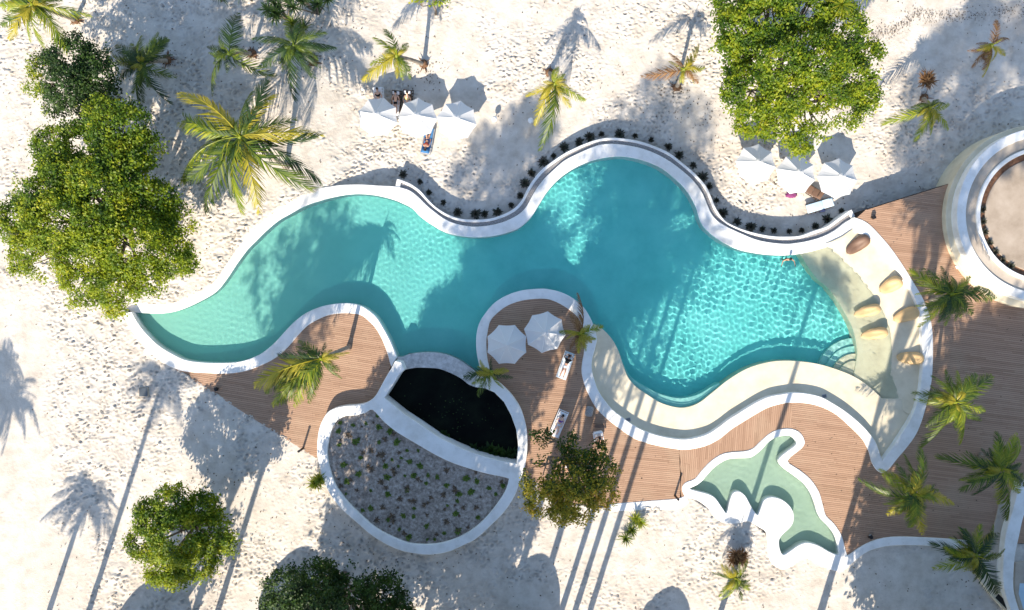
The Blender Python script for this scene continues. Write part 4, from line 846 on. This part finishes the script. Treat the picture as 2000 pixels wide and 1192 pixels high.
# ------------------------------------------------------------------ bean bags on the shelf
def bean(px, py, L, Wd, h, ang, m, label, z=WZ + .13):
    L *= 1.05; Wd *= 1.1; h *= 1.15
    bm = bmesh.new(); bmesh.ops.create_uvsphere(bm, u_segments=28, v_segments=16, radius=1); q = random.Random(int(px))
    for v in bm.verts:
        x, y, zz = v.co; sx = math.copysign(abs(x) ** .75, x); sy = math.copysign(abs(y) ** .8, y)
        wid = .62 + .38 * (sx + 1) / 2; hh = .30 + .70 * sstep(-.4, .8, sx)
        v.co = Vector((sx * L / 2, sy * wid * Wd / 2 * (1 - .15 * max(zz, 0)), (max(zz, -.5) + .5) / 1.5 * h * hh * (1 - .22 * max(0, 1 - abs(y) * 1.4) ** 2 * math.exp(-((sx + .05) / .45) ** 2)) + q.uniform(-.006, .006)))
    me = bpy.data.meshes.new('cushion'); bm.to_mesh(me); bm.free(); me.materials.append(m); me.polygons.foreach_set('use_smooth', [True] * len(me.polygons))
    root = empty('bean_bag', P(px, py, z), ang); tag(root, label, 'bean bag', 'bean bags on the pool shelf')
    link(bpy.data.objects.new('cushion', me), root)
    mesh('seam', *tube([(math.cos(a) * L / 2 * .985, math.sin(a) * (.81 + .19 * math.cos(a)) * Wd / 2 * .97, h * (.10 + .12 * (math.cos(a) + 1))) for a in [2 * math.pi * i / 40 for i in range(41)]], .012, 5), m, root)
    mesh('carry_loop', *tube([(-L / 2 * .95, -.06, .12), (-L / 2 - .10, 0, .16), (-L / 2 * .95, .06, .12)], .012, 5), m, root)
for a in [(1673,479,1.75,1.0,.62,R(38),M['brown'],'brown bean bag at the top of the shelf'), (1737,558,1.55,1.05,.62,R(30),M['beige'],'beige bean bag below the brown one, against the coping'), (1692,608,1.75,.85,.5,R(16),M['beige'],'beige bean bag near the water, upper of the pair on the left'),
          (1767,616,1.7,1.0,.62,R(22),M['beige'],'beige bean bag against the right coping, beside the palm'), (1706,652,1.75,.85,.5,R(10),M['beige'],'beige bean bag near the water, lower of the pair on the left'), (1775,699,1.7,.95,.62,R(-4),M['beige'],'lowest beige bean bag on the shelf, against the coping')]:
    bean(*a)

# ------------------------------------------------------------------ people
def skin_obj(name, verts, edges, radii, m, parent, sub=2):
    me = bpy.data.meshes.new(name); me.from_pydata([tuple(v) for v in verts], edges, []); o = link(bpy.data.objects.new(name, me), parent)
    sk = o.modifiers.new('skin', 'SKIN'); sk.use_smooth_shade = True
    if not me.skin_vertices: 
        bpy.context.view_layer.objects.active = o
    for i, r in enumerate(radii):
        d = me.skin_vertices[0].data[i]; d.radius = (r, r) if not isinstance(r, tuple) else r; d.use_root = (i == 0)
    ss = o.modifiers.new('sub', 'SUBSURF'); ss.levels = sub; ss.render_levels = sub
    me.materials.append(m); return o
def person(loc, rz, pose, skin, top, bottom, label, hairlen=.1, cap=None):
    """pose: joint -> position (x right, y towards the head or facing, z up)"""
    root = empty('person', loc, rz); tag(root, label, 'person')
    J = {k: Vector(v) for k, v in pose.items()}
    V = []; E = []; Rd = []; idx = {}
    def add(k, r, par=None, p=None):
        idx[k] = len(V); V.append(p if p is not None else J[k]); Rd.append(r)
        if par is not None: E.append((idx[par], idx[k]))
    add('pelvis', (.135, .10)); add('belly', (.115, .09), 'pelvis', J['pelvis'].lerp(J['chest'], .5)); add('chest', (.14, .10), 'belly'); add('neck', .05, 'chest'); add('head', (.075, .085), 'neck'); add('crown', (.065, .075), 'head', J['head'] + (J['head'] - J['neck']).normalized() * .11)
    for s in 'lr':
        add(s + 'sh', .055, 'chest'); add(s + 'el', .038, s + 'sh'); add(s + 'wr', .026, s + 'el')
        d = (J[s + 'wr'] - J[s + 'el']).normalized(); add(s + 'pa', (.036, .018), s + 'wr', J[s + 'wr'] + d * .07)
        side = d.cross(Vector((0, 0, 1))); side = side.normalized() if side.length > .01 else Vector((1, 0, 0))
        for f in range(4):
            b = J[s + 'wr'] + d * .10 + side * (f - 1.5) * .021; l = (.062, .075, .07, .052)[f]
            add(s + 'f%da' % f, .0095, s + 'pa', b); add(s + 'f%db' % f, .0085, s + 'f%da' % f, b + d * l * .6 + Vector((0, 0, -.006))); add(s + 'f%dc' % f, .007, s + 'f%db' % f, b + d * l + Vector((0, 0, -.02)))
        th = J[s + 'wr'] + d * .04 + side * (.045 if s == 'l' else -.045); add(s + 'ta', .011, s + 'pa', th); add(s + 'tb', .009, s + 'ta', th + d * .04 + side * (.018 if s == 'l' else -.018))
        add(s + 'hip', .085, 'pelvis', J['pelvis'] + (J[s + 'kn'] - J['pelvis']) * .16); add(s + 'kn', .055, s + 'hip'); add(s + 'ca', .05, s + 'kn', J[s + 'kn'].lerp(J[s + 'an'], .3)); add(s + 'an', .035, s + 'ca'); add(s + 'to', .03, s + 'an')
    skin_obj('body', V, E, Rd, skin, root)
    # face: nose, eyes; hair; clothing that follows the body
    up = (J['head'] - J['neck']).normalized(); fw = Vector(pose['face']).normalized(); hc = J['head'] + up * .05; sd = up.cross(fw).normalized()
    mesh('nose', *blob(hc + fw * .085 - up * .01, (.013, .016, .013), 1), skin, root)
    for e in (-1, 1):
        mesh('eye', *blob(hc + fw * .074 + up * .012 + sd * .03 * e, (.011, .011, .008), 1), M['hair'], root)
        mesh('ear', *blob(hc + sd * .085 * e, (.014, .02, .026), 1), skin, root)
    mesh('mouth', *blob(hc + fw * .08 - up * .045, (.018, .010, .006), 1), M['cloth']['red'], root)
    h = join(blob(hc - fw * .022 + up * .03, (.098, .102, .10), 3, .03, 3), blob(hc - fw * .06 - up * hairlen * .5, (.075, .05, .05 + hairlen * .5), 2, .05, 5))
    mesh('hair', *h, cap or M['hair'], root, True)
    if top:
        sk = [J['pelvis'].lerp(J['chest'], .45), J['pelvis'].lerp(J['chest'], .7), J['chest'], J['chest'].lerp(J['neck'], .45), J['lsh'].lerp(J['lel'], .35), J['rsh'].lerp(J['rel'], .35)]
        skin_obj('top', sk, [(0, 1), (1, 2), (2, 3), (2, 4), (2, 5)], [(.135, .11), (.15, .12), (.16, .125), .075, .06, .06], M['cloth'][top], root)
    if bottom:
        sk = [J['pelvis'], J['pelvis'].lerp(J['chest'], .25), J['pelvis'].lerp(J['lkn'], .5), J['pelvis'].lerp(J['rkn'], .5)]
        skin_obj('shorts', sk, [(0, 1), (0, 2), (0, 3)], [(.155, .12), (.145, .115), .09, .09], M['cloth'][bottom], root)
    return root
def lying(z, back, knee=.0, arms=0):
    c, s = math.cos(back), math.sin(back); pv = Vector((0, -.02, z + .1)); u = lambda l, h=0: (0, -.02 + l * c - h * s, z + .1 + l * s + h * c)
    p = dict(pelvis=pv, chest=u(.42), neck=u(.60), head=u(.70), face=(0, -s, c))
    for k, x in (('l', -1), ('r', 1)):
        p[k + 'sh'] = (x * .17, u(.5)[1], u(.5)[2])
        if arms: p[k + 'el'] = (x * .36, u(.62)[1], u(.62)[2] + .02); p[k + 'wr'] = (x * .16, u(.82)[1], u(.82)[2] + .05)
        else: p[k + 'el'] = (x * .26, u(.24)[1], u(.24)[2] + .01); p[k + 'wr'] = (x * .22, -.02 - .02, z + .12)
        kz = knee if x > 0 else knee * .4
        p[k + 'kn'] = (x * .11, -.42, z + .10 + kz); p[k + 'an'] = (x * .12, -.84 + kz * .5, z + .05); p[k + 'to'] = (x * .15, -.90 + kz * .5, z + .19)
    return p
def sitting(z, arms=0):
    p = dict(pelvis=(0, 0, z + .1), chest=(0, .03, z + .5), neck=(0, .03, z + .70), head=(0, 0, z + .80), face=(0, -1, -.1))
    for k, x in (('l', -1), ('r', 1)):
        p[k + 'sh'] = (x * .18, .03, z + .60); p[k + 'el'] = (x * .28, -.05, z + .34); p[k + 'wr'] = (x * .18, -.30, z + .26)
        p[k + 'kn'] = (x * .13, -.44, z + .1); p[k + 'an'] = (x * .14, -.52, .08 if z > .2 else z + .0); p[k + 'to'] = (x * .16, -.68, .03 if z > .2 else z)
    return p
def standing(spread=1):
    p = dict(pelvis=(0, 0, .92), chest=(0, 0, 1.32), neck=(0, 0, 1.50), head=(0, .02, 1.60), face=(0, 1, .1))
    for k, x in (('l', -1), ('r', 1)):
        p[k + 'sh'] = (x * .18, 0, 1.42); p[k + 'el'] = (x * .40, -.12 * spread, 1.26); p[k + 'wr'] = (x * .46, -.36 * spread, 1.24)
        p[k + 'kn'] = (x * .11, .03, .50); p[k + 'an'] = (x * .12, 0, .08); p[k + 'to'] = (x * .14, .16, .03)
    return p
person(P(1104, 713, 0), aim(1095, 737, 1112, 690), lying(.385, .35, .12, 1), M['skinA'], 'black', 'white', 'person lying on the blue towel lounger beside the deck parasols', .2)
person(P(1091, 826, 0), aim(1081, 850, 1102, 800), lying(.385, .5, .3), M['skinB'], 'violet', 'white', 'person in violet reclining on the lounger above the rusty tree', .25)
person(P(1167, 850, 0), R(10), sitting(.40), M['skinA'], 'white', 'cream', 'person in white sitting in the chair right of the rusty tree top', .15)
person(P(1114, 905, 0), R(-10), sitting(.40), M['skinA'], 'white', 'black', 'person in white sitting half hidden under the rusty tree', .1)
person(G(836, 278), aim(840, 255, 832, 300), lying(.385, .4, .25), M['skinA'], 'red', 'navy', 'person on the bright blue lounger below the middle parasol', .2)
person(G(742, 198), aim(743, 218, 740, 180), lying(.385, .6, .2), M['skinB'], 'black', 'white', 'person behind the left parasol on the white lounger', .12)
person(G(775, 203), aim(772, 220, 775, 190), lying(.385, .7, .1), M['skinB'], None, 'black', 'person on the dark lounger between the left and middle parasols', .12)
person(G(797, 204), aim(795, 220, 798, 188), lying(.385, .7, .1), M['skinB'], 'cream', 'black', 'person half hidden by the middle parasol of the upper left three', .15)
sw = P(1540, 507, WZ); person((sw.x, sw.y, WZ - 1.25), R(0), standing(), M['skinA'], None, 'black', 'swimmer standing in the pool at the upper right edge', .12)

# ------------------------------------------------------------------ small fittings
def bollard(px, py, label):
    root = empty('bollard_light', P(px, py, 0)); tag(root, label, 'light', 'black bollard lights on the decks')
    mesh('post', *tube([(0, 0, 0), (0, 0, .92)], .075, 12), M['black'], root)
    mesh('lens', *tube([(0, 0, .92), (0, 0, 1.0)], .065, 12), M['whitetowel'], root)
    mesh('cap', *tube([(0, 0, 1.0), (0, 0, 1.08), (0, 0, 1.1)], [.085, .085, .05], 12), M['black'], root)
bollard(592, 876, 'black bollard light on the left deck with a long shadow'); bollard(1318, 968, 'black bollard light beside the beak of the dolphin pool')
def spot(px, py, label, rz=.4):
    root = empty('spotlight', P(px, py, 0), rz); tag(root, label, 'light', 'small black spotlights on the decks')
    mesh('housing', *rbox((0, 0, .2), (.22, .26, .22), .03), M['black'], root); mesh('bracket', *join(box((-.13, 0, .11), (.02, .06, .22)), box((.13, 0, .11), (.02, .06, .22))), M['black'], root)
    mesh('lens', *rbox((0, .135, .2), (.17, .02, .17), .008), M['gravel'], root)
spot(424, 760, 'small black spotlight on the left deck near the sand'); spot(1698, 1047, 'small black spotlight beside the low wall near the dolphin tail'); spot(1882, 1046, 'small black spotlight at the right end of the low wall'); spot(1704, 425, 'small black spotlight at the top corner of the shelf'); spot(424+0, 760+0, 'x') if False else None
bx = empty('white_socket_box', P(1870, 521, 0), .5); tag(bx, 'tiny white box on the deck beside the round terrace', 'box')
mesh('housing', *rbox((0, 0, .08), (.28, .24, .16), .02), M['whitepaint'], bx); mesh('lid', *rbox((0, 0, .17), (.22, .18, .02), .006), M['paleblue'], bx)
b = G(282, 766); cv = empty('utility_cover', b, .03); tag(cv, 'square grey utility cover on the sand in a long thin shadow', 'cover')
mesh('frame', *rbox((0, 0, .05), (.66, .66, .16), .02), M['concrete'], cv); mesh('lid', *rbox((0, 0, .14), (.58, .58, .03), .01), M['slate'], cv)
for px, py, lb in ((1227, 820, 'dark drain in the pool ledge, left one'), (1610, 774, 'dark drain in the pool ledge, right one')):
    d = empty('drain', P(px, py, WZ + .035), .2); tag(d, lb, 'drain')
    mesh('frame', *rbox((0, 0, .005), (.34, .26, .02), .004), M['metal'], d)
    for i in range(4): mesh('slot', *box((-.1 + i * .066, 0, .018), (.03, .2, .006)), M['black'], d)
def globe(px, py, label):
    b = G(px, py); root = empty('globe_lamp', b); tag(root, label, 'lamp', 'white globe lamps on the sand')
    mesh('post', *tube([(0, 0, 0), (0, 0, .45)], .03, 8), M['whitepaint'], root); mesh('globe', *blob((0, 0, .62), (.2, .2, .2), 3), M['whitepaint'], root, True)
globe(966, 237, 'white globe lamp on the sand right of the three parasols'); globe(1036, 240, 'white globe lamp under the hanging palm fronds')
o = mesh('beach_bag', *join(rbox((0, 0, .15), (.42, .3, .3), .1, 0, 3), tube([(-.12, 0, .3), (-.06, 0, .42), (.06, 0, .42), (.12, 0, .3)], .015, 5)), M['cloth']['navy'], None, True); o.location = G(1604, 411); tag(o, 'dark navy bag on the sand beside the pale lounger', 'bag')
V, F = blob((0, 0, 0), (.4, .22, .07), 3, .25, 8); o = mesh('crumpled_towel', V, F, M['cloth']['plum'], None, True); o.location = G(1544, 381) + Vector((0, 0, .06)); tag(o, 'crumpled plum towel on the sand below the middle right parasol', 'towel')
